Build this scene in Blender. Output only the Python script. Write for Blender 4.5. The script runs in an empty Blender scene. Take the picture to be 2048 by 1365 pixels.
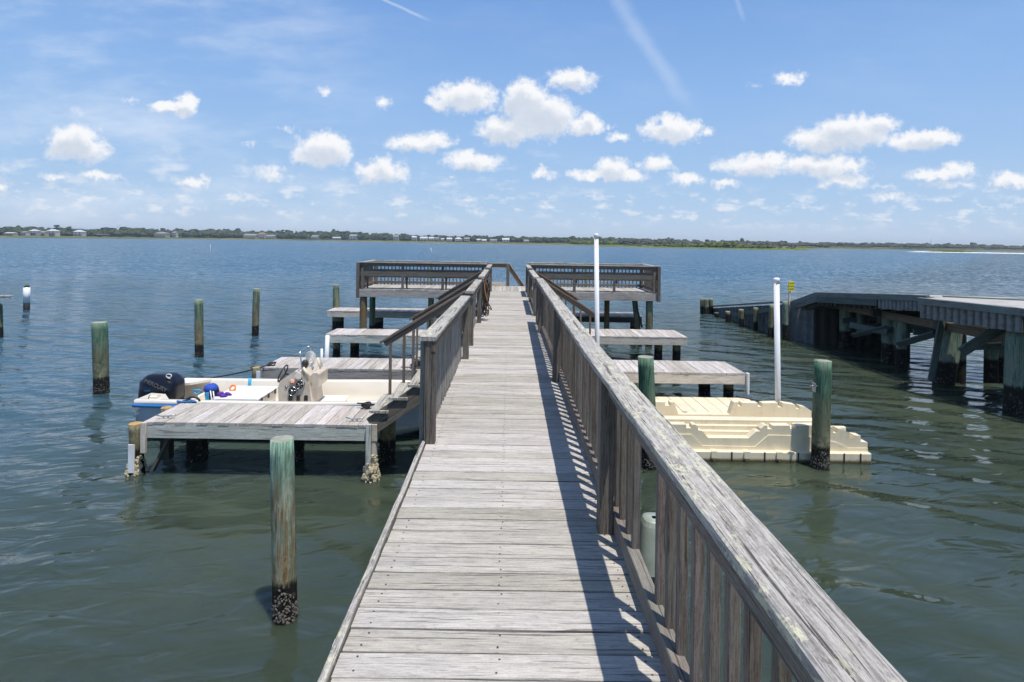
import bpy, math, random
from mathutils import Vector, Matrix, noise as mnoise

random.seed(11)
SC = bpy.context.scene
COL = SC.collection

# ---------------------------------------------------------------- camera
EYE, DECK = 3.6, 1.86
F, CX, HY, ROLL = 1130.0, 1018.0, 483.0, 0.0145
cr, sr = math.cos(ROLL), math.sin(ROLL)
cam_d = bpy.data.cameras.new("camera")
cam_d.sensor_width = 36.0
cam_d.lens = F / 2048.0 * 36.0
cam_d.shift_x = (1024.0 - CX) / 2048.0
cam_d.shift_y = -(682.5 - HY) / 2048.0
cam_d.clip_start = 0.05
cam_d.clip_end = 20000
cam = bpy.data.objects.new("camera", cam_d)
COL.objects.link(cam)
cam.matrix_world = Matrix(((cr, -sr, 0, 0), (0, 0, -1, 0), (sr, cr, 0, EYE), (0, 0, 0, 1)))
SC.camera = cam

# ---------------------------------------------------------------- sun, sky, exposure
SUNV = Vector((0.178, -0.235, 1.0)).normalized()
SUN_EL = math.asin(SUNV.z)
SUN_AZ = math.atan2(SUNV.x, SUNV.y)
sd = bpy.data.lights.new("sun", 'SUN')
sd.energy = 3.6
sd.angle = math.radians(0.5)
sd.color = (1.0, 0.955, 0.885)
so = bpy.data.objects.new("sun", sd)
COL.objects.link(so)
so.rotation_euler = SUNV.to_track_quat('Z', 'Y').to_euler()
SC.view_settings.view_transform = 'Standard'
SC.view_settings.look = 'None'
SC.view_settings.gamma = 1.0
SC.view_settings.exposure = 0.45
SC.cycles.max_bounces = 8
SC.cycles.diffuse_bounces = 3
SC.cycles.glossy_bounces = 4
SC.cycles.sample_clamp_indirect = 6.0
SC.cycles.caustics_reflective = False
SC.cycles.caustics_refractive = False

def ray(px, py):
    u = (px - CX) / F; v = -(py - HY) / F
    return Vector((u * cr - v * sr, 1.0, u * sr + v * cr))
def P(px, py, Y):                     # a place at depth Y seen at that pixel of the photograph
    r = ray(px, py); return Vector((r.x * Y, Y, EYE + r.z * Y))
def PZ(px, py, z=0.0):                # the same on a level plane
    r = ray(px, py); Y = (z - EYE) / r.z
    return Vector((r.x * Y, Y, z))

# ---- clouds as blobs in the sky's own directions: (x, y, half width, half height, weight)
CL = [
 (345,217,42,15,1),(376,208,26,20,1),
 (150,285,52,34,1.1),(182,300,40,26,.9),(120,300,30,22,.8),
 (262,198,26,10,.45),(155,222,20,10,.45),(110,216,24,7,.25),
 (648,183,19,11,.62),(767,208,23,13,.6),(770,222,12,10,.4),
 (930,196,60,30,1.1),(880,205,28,17,.9),
 (1050,205,48,40,1.15),(1085,232,66,42,1.15),(1015,262,56,28,1.05),(1130,220,30,26,.75),(1050,178,20,20,.9),
 (836,288,66,18,1),(868,280,30,18,.9),(946,323,54,18,1),(930,315,30,16,.8),
 (650,300,52,32,1.1),(620,315,38,18,.9),(668,287,28,22,.9),
 (762,345,50,22,1),(765,330,26,20,.9),(740,356,30,12,.7),
 (575,260,24,10,.5),(500,287,14,9,.5),(545,347,42,20,.62),(585,352,22,14,.4),
 (388,366,46,13,.7),(410,357,20,14,.65),(110,352,44,11,.55),(200,353,48,12,.75),(5,371,22,12,.6),(902,354,15,7,.45),
 (1142,158,52,22,.9),(1168,256,40,18,1),(1178,242,22,17,.9),(1235,274,26,12,.7),(1222,254,11,9,.5),
 (1345,262,56,25,1.1),(1335,246,30,20,.9),(1415,264,22,14,.7),
 (1575,160,36,14,.68),(1600,152,18,14,.55),(1505,170,24,10,.42),
 (1650,282,72,24,1),(1710,262,70,28,1.1),(1762,244,40,18,.85),(1605,288,34,14,.6),
 (1830,282,54,20,1),(1868,276,52,18,.95),
 (1085,345,24,14,.7),(1200,352,60,13,.95),(1228,336,32,22,1),(1260,352,40,14,.9),(1312,326,34,22,.8),(1330,338,40,10,.5),
 (1378,358,42,14,.8),(1510,332,70,22,1),(1550,320,36,18,.85),(1640,332,90,22,1),(1700,335,34,16,.9),
 (1685,362,54,18,.8),(1452,366,36,11,.7),(1880,350,70,14,.85),(1920,340,34,16,.8),(1900,371,70,10,.6),(1778,392,42,11,.6),
 (2025,360,52,16,.85),(1990,378,40,9,.5),(1403,398,14,8,.4),(1770,372,40,8,.45),
]
def sky_world():
    w = bpy.data.worlds.new("World"); SC.world = w; w.use_nodes = True
    w.cycles.sampling_method = 'MANUAL'; w.cycles.sample_map_resolution = 512
    nt = w.node_tree; nt.nodes.clear()
    # group: blobs mask
    g = bpy.data.node_groups.new("cloud_mask", 'ShaderNodeTree')
    g.interface.new_socket("Vector", in_out='INPUT', socket_type='NodeSocketVector')
    g.interface.new_socket("Value", in_out='OUTPUT', socket_type='NodeSocketFloat')
    gi = g.nodes.new('NodeGroupInput'); go = g.nodes.new('NodeGroupOutput')
    acc = None
    for (x, y, hw, hh, wt) in CL:
        r = ray(x, y)
        sx, sy = F / (hw * 1.68), F / (hh * 1.68)
        m = g.nodes.new('ShaderNodeVectorMath'); m.operation = 'MULTIPLY_ADD'
        g.links.new(gi.outputs[0], m.inputs[0])
        m.inputs[1].default_value = (sx, sy, 0); m.inputs[2].default_value = (-r.x * sx, -r.z * sy, 0)
        l = g.nodes.new('ShaderNodeVectorMath'); l.operation = 'LENGTH'
        g.links.new(m.outputs[0], l.inputs[0])
        a = g.nodes.new('ShaderNodeMath'); a.operation = 'MULTIPLY_ADD'
        g.links.new(l.outputs['Value'], a.inputs[0]); a.inputs[1].default_value = -wt; a.inputs[2].default_value = wt
        if acc is None: acc = a.outputs[0]
        else:
            mx = g.nodes.new('ShaderNodeMath'); mx.operation = 'MAXIMUM'
            g.links.new(acc, mx.inputs[0]); g.links.new(a.outputs[0], mx.inputs[1]); acc = mx.outputs[0]
    g.links.new(acc, go.inputs[0])
    N = nt.nodes.new; L = nt.links.new
    def math_(op, a, b=None, c=None, clamp=False):
        n = N('ShaderNodeMath'); n.operation = op; n.use_clamp = clamp
        for i, v in enumerate((a, b, c)):
            if v is None: continue
            if isinstance(v, (int, float)): n.inputs[i].default_value = v
            else: L(v, n.inputs[i])
        return n.outputs[0]
    def ramp01(v, lo, hi):
        n = N('ShaderNodeMapRange'); n.interpolation_type = 'SMOOTHSTEP'; n.clamp = True
        L(v, n.inputs[0]); n.inputs[1].default_value = lo; n.inputs[2].default_value = hi
        return n.outputs[0]
    def mixc(f, a, b):
        n = N('ShaderNodeMix'); n.data_type = 'RGBA'
        if isinstance(f, (int, float)): n.inputs[0].default_value = f
        else: L(f, n.inputs[0])
        for i, v in ((6, a), (7, b)):
            if isinstance(v, tuple): n.inputs[i].default_value = v
            else: L(v, n.inputs[i])
        return n.outputs[2]
    out = N('ShaderNodeOutputWorld'); bg = N('ShaderNodeBackground'); L(bg.outputs[0], out.inputs[0])
    tc = N('ShaderNodeTexCoord')
    sky = N('ShaderNodeTexSky'); sky.sky_type = 'NISHITA'; sky.sun_disc = False
    sky.sun_elevation = SUN_EL; sky.sun_rotation = SUN_AZ
    sky.air_density = 1.0; sky.dust_density = 0.6; sky.ozone_density = 1.6; sky.altitude = 0
    sep = N('ShaderNodeSeparateXYZ'); L(tc.outputs['Generated'], sep.inputs[0])
    yy = math_('MAXIMUM', sep.outputs[1], 0.02)
    u = math_('DIVIDE', sep.outputs[0], yy); v = math_('DIVIDE', sep.outputs[2], yy)
    comb = N('ShaderNodeCombineXYZ'); L(u, comb.inputs[0]); L(v, comb.inputs[1])
    uv = comb.outputs[0]
    def nz(vec, scale, detail, rough=.55, stretch=(1, 1, 1), rot=0):
        mp = N('ShaderNodeMapping'); mp.inputs['Scale'].default_value = stretch; mp.inputs['Rotation'].default_value = (0, 0, rot)
        L(vec, mp.inputs[0])
        n = N('ShaderNodeTexNoise'); n.inputs['Scale'].default_value = scale; n.inputs['Detail'].default_value = detail
        n.inputs['Roughness'].default_value = rough; L(mp.outputs[0], n.inputs[0]); return n
    n1 = nz(uv, 32, 5, .62)
    wv = N('ShaderNodeVectorMath'); wv.operation = 'MULTIPLY_ADD'; L(n1.outputs['Color'], wv.inputs[0])
    wv.inputs[1].default_value = (.05, .034, 0); wv.inputs[2].default_value = (-.025, -.017, 0)
    ad = N('ShaderNodeVectorMath'); ad.operation = 'ADD'; L(uv, ad.inputs[0]); L(wv.outputs[0], ad.inputs[1])
    ga = N('ShaderNodeGroup'); ga.node_tree = g; L(ad.outputs[0], ga.inputs[0])
    up = N('ShaderNodeVectorMath'); up.operation = 'ADD'; L(ad.outputs[0], up.inputs[0]); up.inputs[1].default_value = (.006, .017, 0)
    gb = N('ShaderNodeGroup'); gb.node_tree = g; L(up.outputs[0], gb.inputs[0])
    n2 = nz(uv, 46, 8, .68)
    fine = math_('MULTIPLY_ADD', n2.outputs[0], .95, -.49)
    dens = math_('ADD', ga.outputs[0], fine)
    # small faint puffs in the low band over the horizon
    lowband = math_('MULTIPLY', ramp01(v, .018, .05), math_('SUBTRACT', 1.0, ramp01(v, .075, .11)))
    nb = nz(uv, 22, 6, .62, (1, 2.3, 1))
    puff = math_('MULTIPLY', ramp01(nb.outputs[0], .49, .68), math_('MULTIPLY', lowband, .62))
    leftb = math_('SUBTRACT', 1.0, ramp01(u, -.1, .3))
    lb2 = math_('MULTIPLY', ramp01(v, .04, .08), math_('SUBTRACT', 1.0, ramp01(v, .12, .2)))
    nb2 = nz(uv, 14, 6, .6, (1, 2.6, 1))
    puff2 = math_('MULTIPLY', ramp01(nb2.outputs[0], .5, .72), math_('MULTIPLY', math_('MULTIPLY', lb2, leftb), .45))
    alpha = ramp01(dens, .20, .66)
    alpha = math_('MAXIMUM', alpha, math_('MAXIMUM', puff, puff2))
    # cirrus
    ci = nz(uv, 3.0, 7, .6, (1, 3.4, 1), math.radians(8))
    lft = math_('SUBTRACT', 1.0, ramp01(u, -.65, -.1))
    cir = math_('MULTIPLY', ramp01(ci.outputs[0], .42, .78), math_('MULTIPLY_ADD', lft, .55, .09))
    # one curved trail from top centre down to the right, and a short contrail
    def line(x0, y0, x1, y1, wd, curve=0.0):
        a = ray(x0, y0); b = ray(x1, y1)
        ax, az, bx, bz = a.x, a.z, b.x, b.z
        ln = math.hypot(bx - ax, bz - az); tx, tz = (bx - ax) / ln, (bz - az) / ln
        def lin(cx, cz, k): return math_('MULTIPLY_ADD', u, cx, math_('MULTIPLY_ADD', v, cz, k))
        s = lin(tx / ln, tz / ln, -(ax * tx + az * tz) / ln)
        d = lin(-tz, tx, ax * tz - az * tx)
        d = math_('ADD', d, math_('MULTIPLY', math_('MULTIPLY', s, math_('SUBTRACT', 1.0, s)), curve))
        nn = nz(uv, 12, 4, .6)
        d = math_('ADD', d, math_('MULTIPLY_ADD', nn.outputs[0], wd * 1.2, -wd * .6))
        ends = math_('MULTIPLY', ramp01(s, -.15, .05), math_('SUBTRACT', 1.0, ramp01(s, .6, 1.05)))
        return math_('MULTIPLY', math_('SUBTRACT', 1.0, ramp01(math_('ABSOLUTE', d), 0, wd)), ends)
    cir = math_('ADD', cir, math_('MULTIPLY', line(1232, -10, 1400, 235, .024, .02), .22))
    cir = math_('ADD', cir, math_('MULTIPLY', line(762, -3, 866, 45, .0042), .38))
    cir = math_('ADD', cir, math_('MULTIPLY', line(1470, -10, 1490, 50, .008), .16))
    front = ramp01(sep.outputs[1], .05, .2)
    # shade: dense cloud above -> underside
    sh = ramp01(gb.outputs[0], .34, .78)
    n3 = nz(uv, 20, 3, .5)
    sh = math_('MULTIPLY', sh, math_('MULTIPLY_ADD', n3.outputs[0], .8, .35, clamp=True))
    K = 6.65
    lit = (.96 * K, .97 * K, .99 * K, 1); und = (.56 * K, .645 * K, .78 * K, 1)
    cloudc = mixc(sh, lit, und)
    hz = (.60 * K, .71 * K, .86 * K, 1)
    skyc = sky.outputs[0]
    tint = N('ShaderNodeMix'); tint.data_type = 'RGBA'; tint.blend_type = 'MULTIPLY'; tint.inputs[0].default_value = 1
    L(skyc, tint.inputs[6]); tint.inputs[7].default_value = (1.0, 1.0, 1.0, 1)
    gr = N('ShaderNodeValToRGB'); e = gr.color_ramp.elements
    stops = ((0.0, (.60, .72, .86)), (.06, (.45, .63, .86)), (.13, (.37, .57, .86)), (.24, (.285, .49, .84)), (.42, (.175, .355, .74)), (.75, (.155, .27, .56)), (1.0, (.16, .255, .47)))
    for i, (p_, c_) in enumerate(stops):
        el = e[0] if i == 0 else (e[len(e) - 1] if i == len(stops) - 1 else e.new(p_)); el.position = p_; el.color = c_ + (1,)
    L(math_('MAXIMUM', sep.outputs[2], 0.0), gr.inputs[0])
    gk = N('ShaderNodeVectorMath'); gk.operation = 'SCALE'; L(gr.outputs[0], gk.inputs[0]); gk.inputs['Scale'].default_value = K
    base = mixc(.985, tint.outputs[2], gk.outputs[0])
    c = mixc(math_('MULTIPLY', cir, front, clamp=True), base, (.80 * K, .88 * K, 1.0 * K, 1))
    c = mixc(math_('MULTIPLY', alpha, front), c, cloudc)
    L(c, bg.inputs[0]); bg.inputs[1].default_value = 0.11
sky_world()

# ---------------------------------------------------------------- material helpers
def new_mat(name):
    m = bpy.data.materials.new(name); m.use_nodes = True
    nt = m.node_tree; b = nt.nodes['Principled BSDF']
    return m, nt, b
class NT:
    def __init__(s, nt): s.nt = nt
    def n(s, t, **k):
        x = s.nt.nodes.new(t)
        for a, v in k.items(): setattr(x, a, v)
        return x
    def l(s, a, b): s.nt.links.new(a, b)
    def m(s, op, a, b=None, c=None, clamp=False):
        x = s.n('ShaderNodeMath', operation=op); x.use_clamp = clamp
        for i, v in enumerate((a, b, c)):
            if v is None: continue
            if isinstance(v, (int, float)): x.inputs[i].default_value = v
            else: s.l(v, x.inputs[i])
        return x.outputs[0]
    def rng(s, v, lo, hi, a=0.0, b=1.0, smooth=True):
        x = s.n('ShaderNodeMapRange'); x.clamp = True
        if smooth: x.interpolation_type = 'SMOOTHSTEP'
        s.l(v, x.inputs[0])
        for i, q in enumerate((lo, hi, a, b)): x.inputs[i + 1].default_value = q
        return x.outputs[0]
    def mix(s, f, a, b, blend='MIX'):
        x = s.n('ShaderNodeMix', data_type='RGBA', blend_type=blend)
        if isinstance(f, (int, float)): x.inputs[0].default_value = f
        else: s.l(f, x.inputs[0])
        for i, v in ((6, a), (7, b)):
            if isinstance(v, tuple): x.inputs[i].default_value = v if len(v) == 4 else v + (1,)
            else: s.l(v, x.inputs[i])
        return x.outputs[2]
    def noise(s, vec, scale, detail=3, rough=.55, stretch=None, dist=0.0):
        if stretch is not None:
            mp = s.n('ShaderNodeMapping'); mp.inputs['Scale'].default_value = stretch; s.l(vec, mp.inputs[0]); vec = mp.outputs[0]
        x = s.n('ShaderNodeTexNoise'); s.l(vec, x.inputs['Vector'])
        x.inputs['Scale'].default_value = scale; x.inputs['Detail'].default_value = detail
        x.inputs['Roughness'].default_value = rough; x.inputs['Distortion'].default_value = dist
        return x.outputs[0]
    def bump(s, h, dist, strength, b, prev=None):
        x = s.n('ShaderNodeBump'); x.inputs['Distance'].default_value = dist; x.inputs['Strength'].default_value = strength
        s.l(h, x.inputs['Height'])
        if prev is not None: s.l(prev, x.inputs['Normal'])
        if b is not None: s.l(x.outputs[0], b.inputs['Normal'])
        return x.outputs[0]

def wood(name, light, dark, lichen=0.0, crack=.5, vary=.22, mottle=.3, tint=None, tint_amt=0.0, bump=.6, fine=1.0):
    """weathered timber; UV = metres along the grain, metres across"""
    m, nt, b = new_mat(name); q = NT(nt)
    uv = q.n('ShaderNodeUVMap').outputs[0]
    info = q.n('ShaderNodeObjectInfo').outputs['Random']
    isl = q.n('ShaderNodeNewGeometry').outputs['Random Per Island']
    zz = q.n('ShaderNodeCombineXYZ'); q.l(q.m('MULTIPLY', info, 37.0), zz.inputs[2])
    q.l(q.m('MULTIPLY', info, 19.0), zz.inputs[0])
    add = q.n('ShaderNodeVectorMath', operation='ADD'); q.l(uv, add.inputs[0]); q.l(zz.outputs[0], add.inputs[1])
    v = add.outputs[0]
    # knots bend the grain
    kn = q.n('ShaderNodeTexVoronoi'); mp = q.n('ShaderNodeMapping'); mp.inputs['Scale'].default_value = (1.7, 8.0, 1)
    q.l(v, mp.inputs[0]); q.l(mp.outputs[0], kn.inputs[0]); kn.inputs['Scale'].default_value = 1.0
    kd = kn.outputs['Distance']
    ksel = q.n('ShaderNodeSeparateColor'); q.l(kn.outputs['Color'], ksel.inputs[0])
    kon = q.m('GREATER_THAN', ksel.outputs[0], .62)
    knot = q.m('MULTIPLY', q.rng(kd, .04, .13, 1, 0), kon)
    halo = q.m('MULTIPLY', q.rng(kd, .05, .40, 1, 0), kon)
    sp = q.n('ShaderNodeSeparateXYZ'); q.l(v, sp.inputs[0])
    warp = q.noise(v, 1.0, 2, .5, (1.2, 5, 1))
    vv = q.m('ADD', sp.outputs[1], q.m('MULTIPLY_ADD', warp, .03, q.m('MULTIPLY', halo, .012)))
    cb = q.n('ShaderNodeCombineXYZ'); q.l(sp.outputs[0], cb.inputs[0]); q.l(vv, cb.inputs[1]); q.l(sp.outputs[2], cb.inputs[2])
    g = cb.outputs[0]
    g1 = q.noise(g, 1.0, 6, .72, (5.0, 120 * fine, 1))
    g2 = q.noise(g, 1.0, 4, .65, (22.0, 300 * fine, 1))
    ck = q.noise(g, 1.0, 4, .6, (1.3, 62 * fine, 3.1))
    spk = q.noise(v, 1.0, 3, .7, (90, 170, 1))
    big = q.noise(v, 1.0, 4, .6, (1.4, 7, 1))
    mot = q.noise(v, 1.0, 6, .75, (16, 44, 1))
    t = q.m('ADD', q.m('MULTIPLY', g1, .56), q.m('ADD', q.m('MULTIPLY', g2, .28), q.m('MULTIPLY', spk, .16)))
    f = q.rng(t, .38, .60)
    col = q.mix(f, tuple(dark), tuple(light))
    col = q.mix(q.rng(big, .35, .7), col, q.mix(1.0, col, (.80, .80, .82), 'MULTIPLY'))
    col = q.mix(q.m('MULTIPLY', q.rng(mot, .52, .72), mottle), col, tuple(c * .33 for c in dark))
    if tint is not None:
        tn = q.noise(v, 1.0, 4, .6, (1.1, 4, 1))
        col = q.mix(q.m('MULTIPLY', q.rng(tn, .45, .68), tint_amt), col, tuple(tint))
    crk = q.m('MULTIPLY', q.rng(ck, .60, .622), crack)
    col = q.mix(crk, col, tuple(c * .18 for c in dark))
    col = q.mix(q.m('MULTIPLY', halo, .22), col, tuple(dark))
    col = q.mix(q.m('MULTIPLY', knot, .85), col, (dark[0] * .4, dark[1] * .3, dark[2] * .22))
    # board to board tone
    rnd = q.m('FRACT', q.m('ADD', isl, info))
    tone = q.m('MULTIPLY_ADD', rnd, vary, 1.0 - vary * .55)
    tc = q.n('ShaderNodeCombineColor'); 
    q.l(tone, tc.inputs[0]); q.l(tone, tc.inputs[1]); q.l(q.m('MULTIPLY_ADD', rnd, vary * 1.25, 1.0 - vary * .7), tc.inputs[2])
    col = q.mix(1.0, col, tc.outputs[0], 'MULTIPLY')
    if lichen > 0:
        ln = q.noise(v, 1.0, 8, .78, (13, 22, 1)); ln2 = q.noise(v, 1.0, 3, .6, (1.3, 3, 1))
        la = q.m('MULTIPLY', q.rng(ln, .52, .58), q.rng(ln2, .42, .56))
        col = q.mix(q.m('MULTIPLY', la, lichen), col, (.54, .52, .38))
    q.l(col, b.inputs['Base Color'])
    b.inputs['Roughness'].default_value = .85
    b.inputs['Specular IOR Level'].default_value = .25
    h = q.m('SUBTRACT', t, q.m('ADD', q.m('MULTIPLY', crk, .8), q.m('MULTIPLY', knot, .2)))
    q.bump(h, .004, bump, b)
    return m
def plain(name, col, rough=.5, metal=0.0, spec=.5, dirt=0.0, dscale=6, coat=0.0, bumpd=0.0):
    m, nt, b = new_mat(name); q = NT(nt)
    b.inputs['Roughness'].default_value = rough; b.inputs['Metallic'].default_value = metal
    b.inputs['Specular IOR Level'].default_value = spec; b.inputs['Coat Weight'].default_value = coat
    pos = q.n('ShaderNodeTexCoord').outputs['Object']
    n = q.noise(pos, dscale, 5, .65)
    c = q.mix(q.m('MULTIPLY', q.rng(n, .42, .72), dirt + .12), tuple(col), tuple(x * .55 for x in col))
    q.l(c, b.inputs['Base Color'])
    if bumpd > 0: q.bump(n, bumpd, .6, b)
    return m
def pile_mat(name, green, upper=None, hi=.75, rust=.7, lo=.36, rtop=1.1):
    """treated piling: dark fouled band at the tide line, rusty brown splash stains, green above"""
    m, nt, b = new_mat(name); q = NT(nt)
    geo = q.n('ShaderNodeNewGeometry').outputs['Position']
    info = q.n('ShaderNodeObjectInfo').outputs['Random']
    off = q.n('ShaderNodeCombineXYZ'); q.l(q.m('MULTIPLY', info, 50), off.inputs[0])
    ad = q.n('ShaderNodeVectorMath', operation='ADD'); q.l(geo, ad.inputs[0]); q.l(off.outputs[0], ad.inputs[1])
    v = ad.outputs[0]
    s = q.n('ShaderNodeSeparateXYZ'); q.l(geo, s.inputs[0]); z = s.outputs[2]
    g = q.noise(v, 1.0, 5, .68, (38, 38, 3.0)); g2 = q.noise(v, 1.0, 3, .6, (120, 120, 9)); mo = q.noise(v, 1.0, 5, .65, (7, 7, 2.2))
    pa = q.noise(v, 1.0, 4, .65, (10, 10, 10))
    col = q.mix(q.rng(g, .36, .62), tuple(c * .36 for c in green), tuple(green))
    col = q.mix(q.m('MULTIPLY', q.rng(mo, .44, .60), .75), col, upper or (.30, .36, .28))
    m2 = q.noise(v, 1.0, 5, .7, (16, 16, 2.2)); col = q.mix(q.m('MULTIPLY', q.rng(m2, .54, .64), .5), col, tuple(c * .30 for c in green))
    ckp = q.noise(v, 1.0, 3, .6, (26, 26, .9)); col = q.mix(q.m('MULTIPLY', q.rng(ckp, .63, .655), .75), col, (.02, .022, .016))
    col = q.mix(q.m('MULTIPLY', q.rng(g2, .56, .7), .6), col, (.05, .06, .045))
    zn = q.m('ADD', z, q.m('MULTIPLY_ADD', mo, .9, -.45))
    rb = q.m('MULTIPLY', q.m('MULTIPLY', q.rng(zn, rtop, rtop - .45, 0, 1), rust), q.rng(g, .36, .6))
    col = q.mix(rb, col, (.20, .105, .04))
    col = q.mix(q.m('MULTIPLY', q.rng(zn, .95, .45), q.m('MULTIPLY', q.rng(pa, .5, .6), .5)), col, (.36, .33, .22))
    zd = q.m('ADD', z, q.m('MULTIPLY_ADD', g, .16, -.08))
    dk = q.rng(zd, lo + .07, lo - .03, 0, 1)
    fo = q.mix(q.rng(pa, .55, .66), (.012, .012, .009), (.07, .06, .045))
    col = q.mix(dk, col, fo)
    q.l(col, b.inputs['Base Color']); b.inputs['Roughness'].default_value = .8
    b.inputs['Specular IOR Level'].default_value = .25
    h = q.m('ADD', q.m('MULTIPLY', g, .8), q.m('MULTIPLY', q.m('MULTIPLY', pa, dk), 1.5))
    q.bump(h, .015, .7, b)
    return m

M = {}
M['deck'] = wood('weathered_deck_wood', (.545, .51, .465), (.325, .30, .268), lichen=.14, crack=.6, vary=.34, mottle=.45)
M['cap'] = wood('weathered_cap_wood', (.55, .52, .475), (.21, .192, .17), lichen=.9, crack=.85, vary=.1, mottle=.75, bump=.9)
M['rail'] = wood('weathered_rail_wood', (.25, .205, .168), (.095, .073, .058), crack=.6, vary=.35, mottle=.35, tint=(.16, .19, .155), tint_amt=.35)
M['railL'] = wood('sunlit_rail_wood', (.50, .465, .42), (.24, .215, .19), crack=.6, vary=.3, mottle=.35, tint=(.24, .27, .22), tint_amt=.3)  # rail wood lightened so the left balusters look sunlit
M['post'] = wood('weathered_post_wood', (.245, .215, .185), (.09, .075, .063), crack=.7, vary=.25, mottle=.3, tint=(.17, .2, .16), tint_amt=.3)
M['dock'] = wood('weathered_dock_boards', (.63, .59, .545), (.35, .315, .285), crack=.6, vary=.34, mottle=.35, tint=(.42, .30, .23), tint_amt=.25)
M['fascia'] = wood('pale_fascia_board', (.68, .69, .62), (.42, .42, .37), crack=.5, vary=.08, mottle=.2, fine=.5)
M['fasciab'] = wood('tan_fascia_board', (.72, .65, .55), (.48, .42, .34), crack=.4, vary=.1, mottle=.2, fine=.5)
M['fasciag'] = wood('grey_fascia_board', (.46, .43, .395), (.26, .24, .21), crack=.6, vary=.15, mottle=.3, fine=.6)
M['dark'] = wood('dark_timber', (.11, .10, .085), (.045, .04, .033), crack=.6, vary=.3, mottle=.3, tint=(.06, .1, .08), tint_amt=.5)  # dark tone; in places it also stands in for shade
M['brown'] = wood('brown_handrail_wood', (.27, .205, .15), (.13, .09, .06), crack=.5, vary=.2, mottle=.3)
M['pale_green'] = pile_mat('pale_green_piling', (.30, .50, .38), (.46, .54, .42), rtop=1.5, rust=1.0)
M['green'] = pile_mat('green_piling', (.09, .22, .14), (.17, .23, .16), rtop=1.35, rust=.6)
M['olive'] = pile_mat('olive_piling', (.16, .25, .17), (.26, .27, .17), rtop=1.3, rust=.75)
M['rusty'] = pile_mat('rust_stained_piling', (.25, .25, .16), (.3, .2, .1), rtop=2.2, rust=.9)
M['teal'] = pile_mat('teal_dock_piling', (.20, .36, .30), (.20, .25, .20), rtop=2.4, rust=.35, lo=.6)
M['cutend'] = wood('cut_piling_end', (.42, .44, .36), (.20, .21, .17), crack=.5, vary=.05)
M['pvc'] = plain('white_pvc', (.80, .80, .80), .35, dirt=.08, dscale=3)
M['steel'] = plain('stainless_steel', (.62, .63, .65), .22, metal=1.0)
M['galv'] = plain('galvanised_metal', (.42, .43, .44), .45, metal=.8, dirt=.4, dscale=30)
M['barn'] = plain('barnacle_shell', (.15, .13, .11), .8, dirt=.6, dscale=40, bumpd=.01)
M['oyster'] = plain('oyster_shell', (.50, .43, .28), .8, dirt=.7, dscale=25, bumpd=.01)
M['black'] = plain('black_plastic', (.012, .013, .016), .35, dirt=0)
M['navy'] = plain('gloss_black_cowling', (.006, .008, .016), .3, coat=.15, spec=.35)
M['rope'] = plain('dark_rope', (.03, .03, .03), .8)
M['rope_w'] = plain('white_rope', (.65, .65, .62), .8)
M['rope_b'] = plain('blue_rope', (.04, .16, .34), .75)
M['hose'] = plain('black_hose', (.035, .035, .032), .45, dirt=.3)
M['hose_o'] = plain('orange_hose', (.45, .16, .04), .5)
M['gel'] = plain('cream_gelcoat', (.79, .73, .63), .22, dirt=.06, dscale=2, coat=.3)
M['hull'] = plain('grey_hull_gelcoat', (.55, .60, .66), .2, dirt=.15, dscale=2, coat=.4)
M['blue'] = plain('blue_rubber', (.02, .15, .42), .45)
M['cyan'] = plain('light_blue_plastic', (.05, .38, .62), .4)
M['bag'] = plain('blue_fabric', (.02, .07, .40), .8)
M['purple'] = plain('purple_fabric', (.10, .03, .30), .8)
M['console'] = plain('beige_console', (.66, .57, .46), .35, dirt=.35, dscale=5, coat=.2)
M['orange'] = plain('orange_plastic', (.75, .22, .03), .4)
M['float'] = plain('cream_polyethylene', (.78, .70, .53), .5, dirt=.16, dscale=2.5, bumpd=.002)
def float_mat():
    m, nt, b = new_mat('cream_float_plastic'); q = NT(nt); pos = q.n('ShaderNodeNewGeometry').outputs['Position']
    s = q.n('ShaderNodeSeparateXYZ'); q.l(pos, s.inputs[0]); n = q.noise(pos, 2.4, 6, .7); n2 = q.noise(pos, 22, 4, .7); n3 = q.noise(pos, 1.0, 4, .6, (9, 9, 1.2))
    c = q.mix(q.m('MULTIPLY', q.rng(n, .45, .7), .35), (.76, .665, .48), (.50, .42, .28))
    c = q.mix(q.m('MULTIPLY', q.rng(n2, .60, .68), .35), c, (.40, .32, .20)); c = q.mix(q.m('MULTIPLY', q.rng(n3, .5, .7), .18), c, (.42, .37, .27))
    zz = q.m('ADD', s.outputs[2], q.m('MULTIPLY_ADD', n2, .05, -.025))
    c = q.mix(q.rng(zz, .075, .015), c, (.10, .075, .025))
    q.l(c, b.inputs['Base Color']); b.inputs['Roughness'].default_value = .5; q.bump(n2, .002, .5, b); return m
M['float'] = float_mat()
M['tub'] = plain('frosted_plastic', (.42, .47, .40), .4, dirt=.35, dscale=9)
M['tub'].node_tree.nodes['Principled BSDF'].inputs['Transmission Weight'].default_value = .25
M['yellow'] = plain('yellow_sign_paint', (.80, .72, .02), .4)
M['ink'] = plain('black_lettering', (.01, .01, .01), .5)
M['silver'] = plain('silver_lettering', (.15, .15, .15), .35)
M['concrete'] = plain('pale_concrete', (.40, .385, .36), .9, dirt=.4, dscale=2, bumpd=.004)
M['timber_grey'] = wood('big_grey_timber', (.23, .24, .235), (.12, .125, .12), crack=.6, vary=.15, mottle=.3, tint=(.13, .22, .19), tint_amt=.5, fine=.5)
M['timber_teal'] = wood('big_teal_timber', (.13, .17, .155), (.07, .09, .08), crack=.5, vary=.15, mottle=.3, fine=.5)
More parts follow.
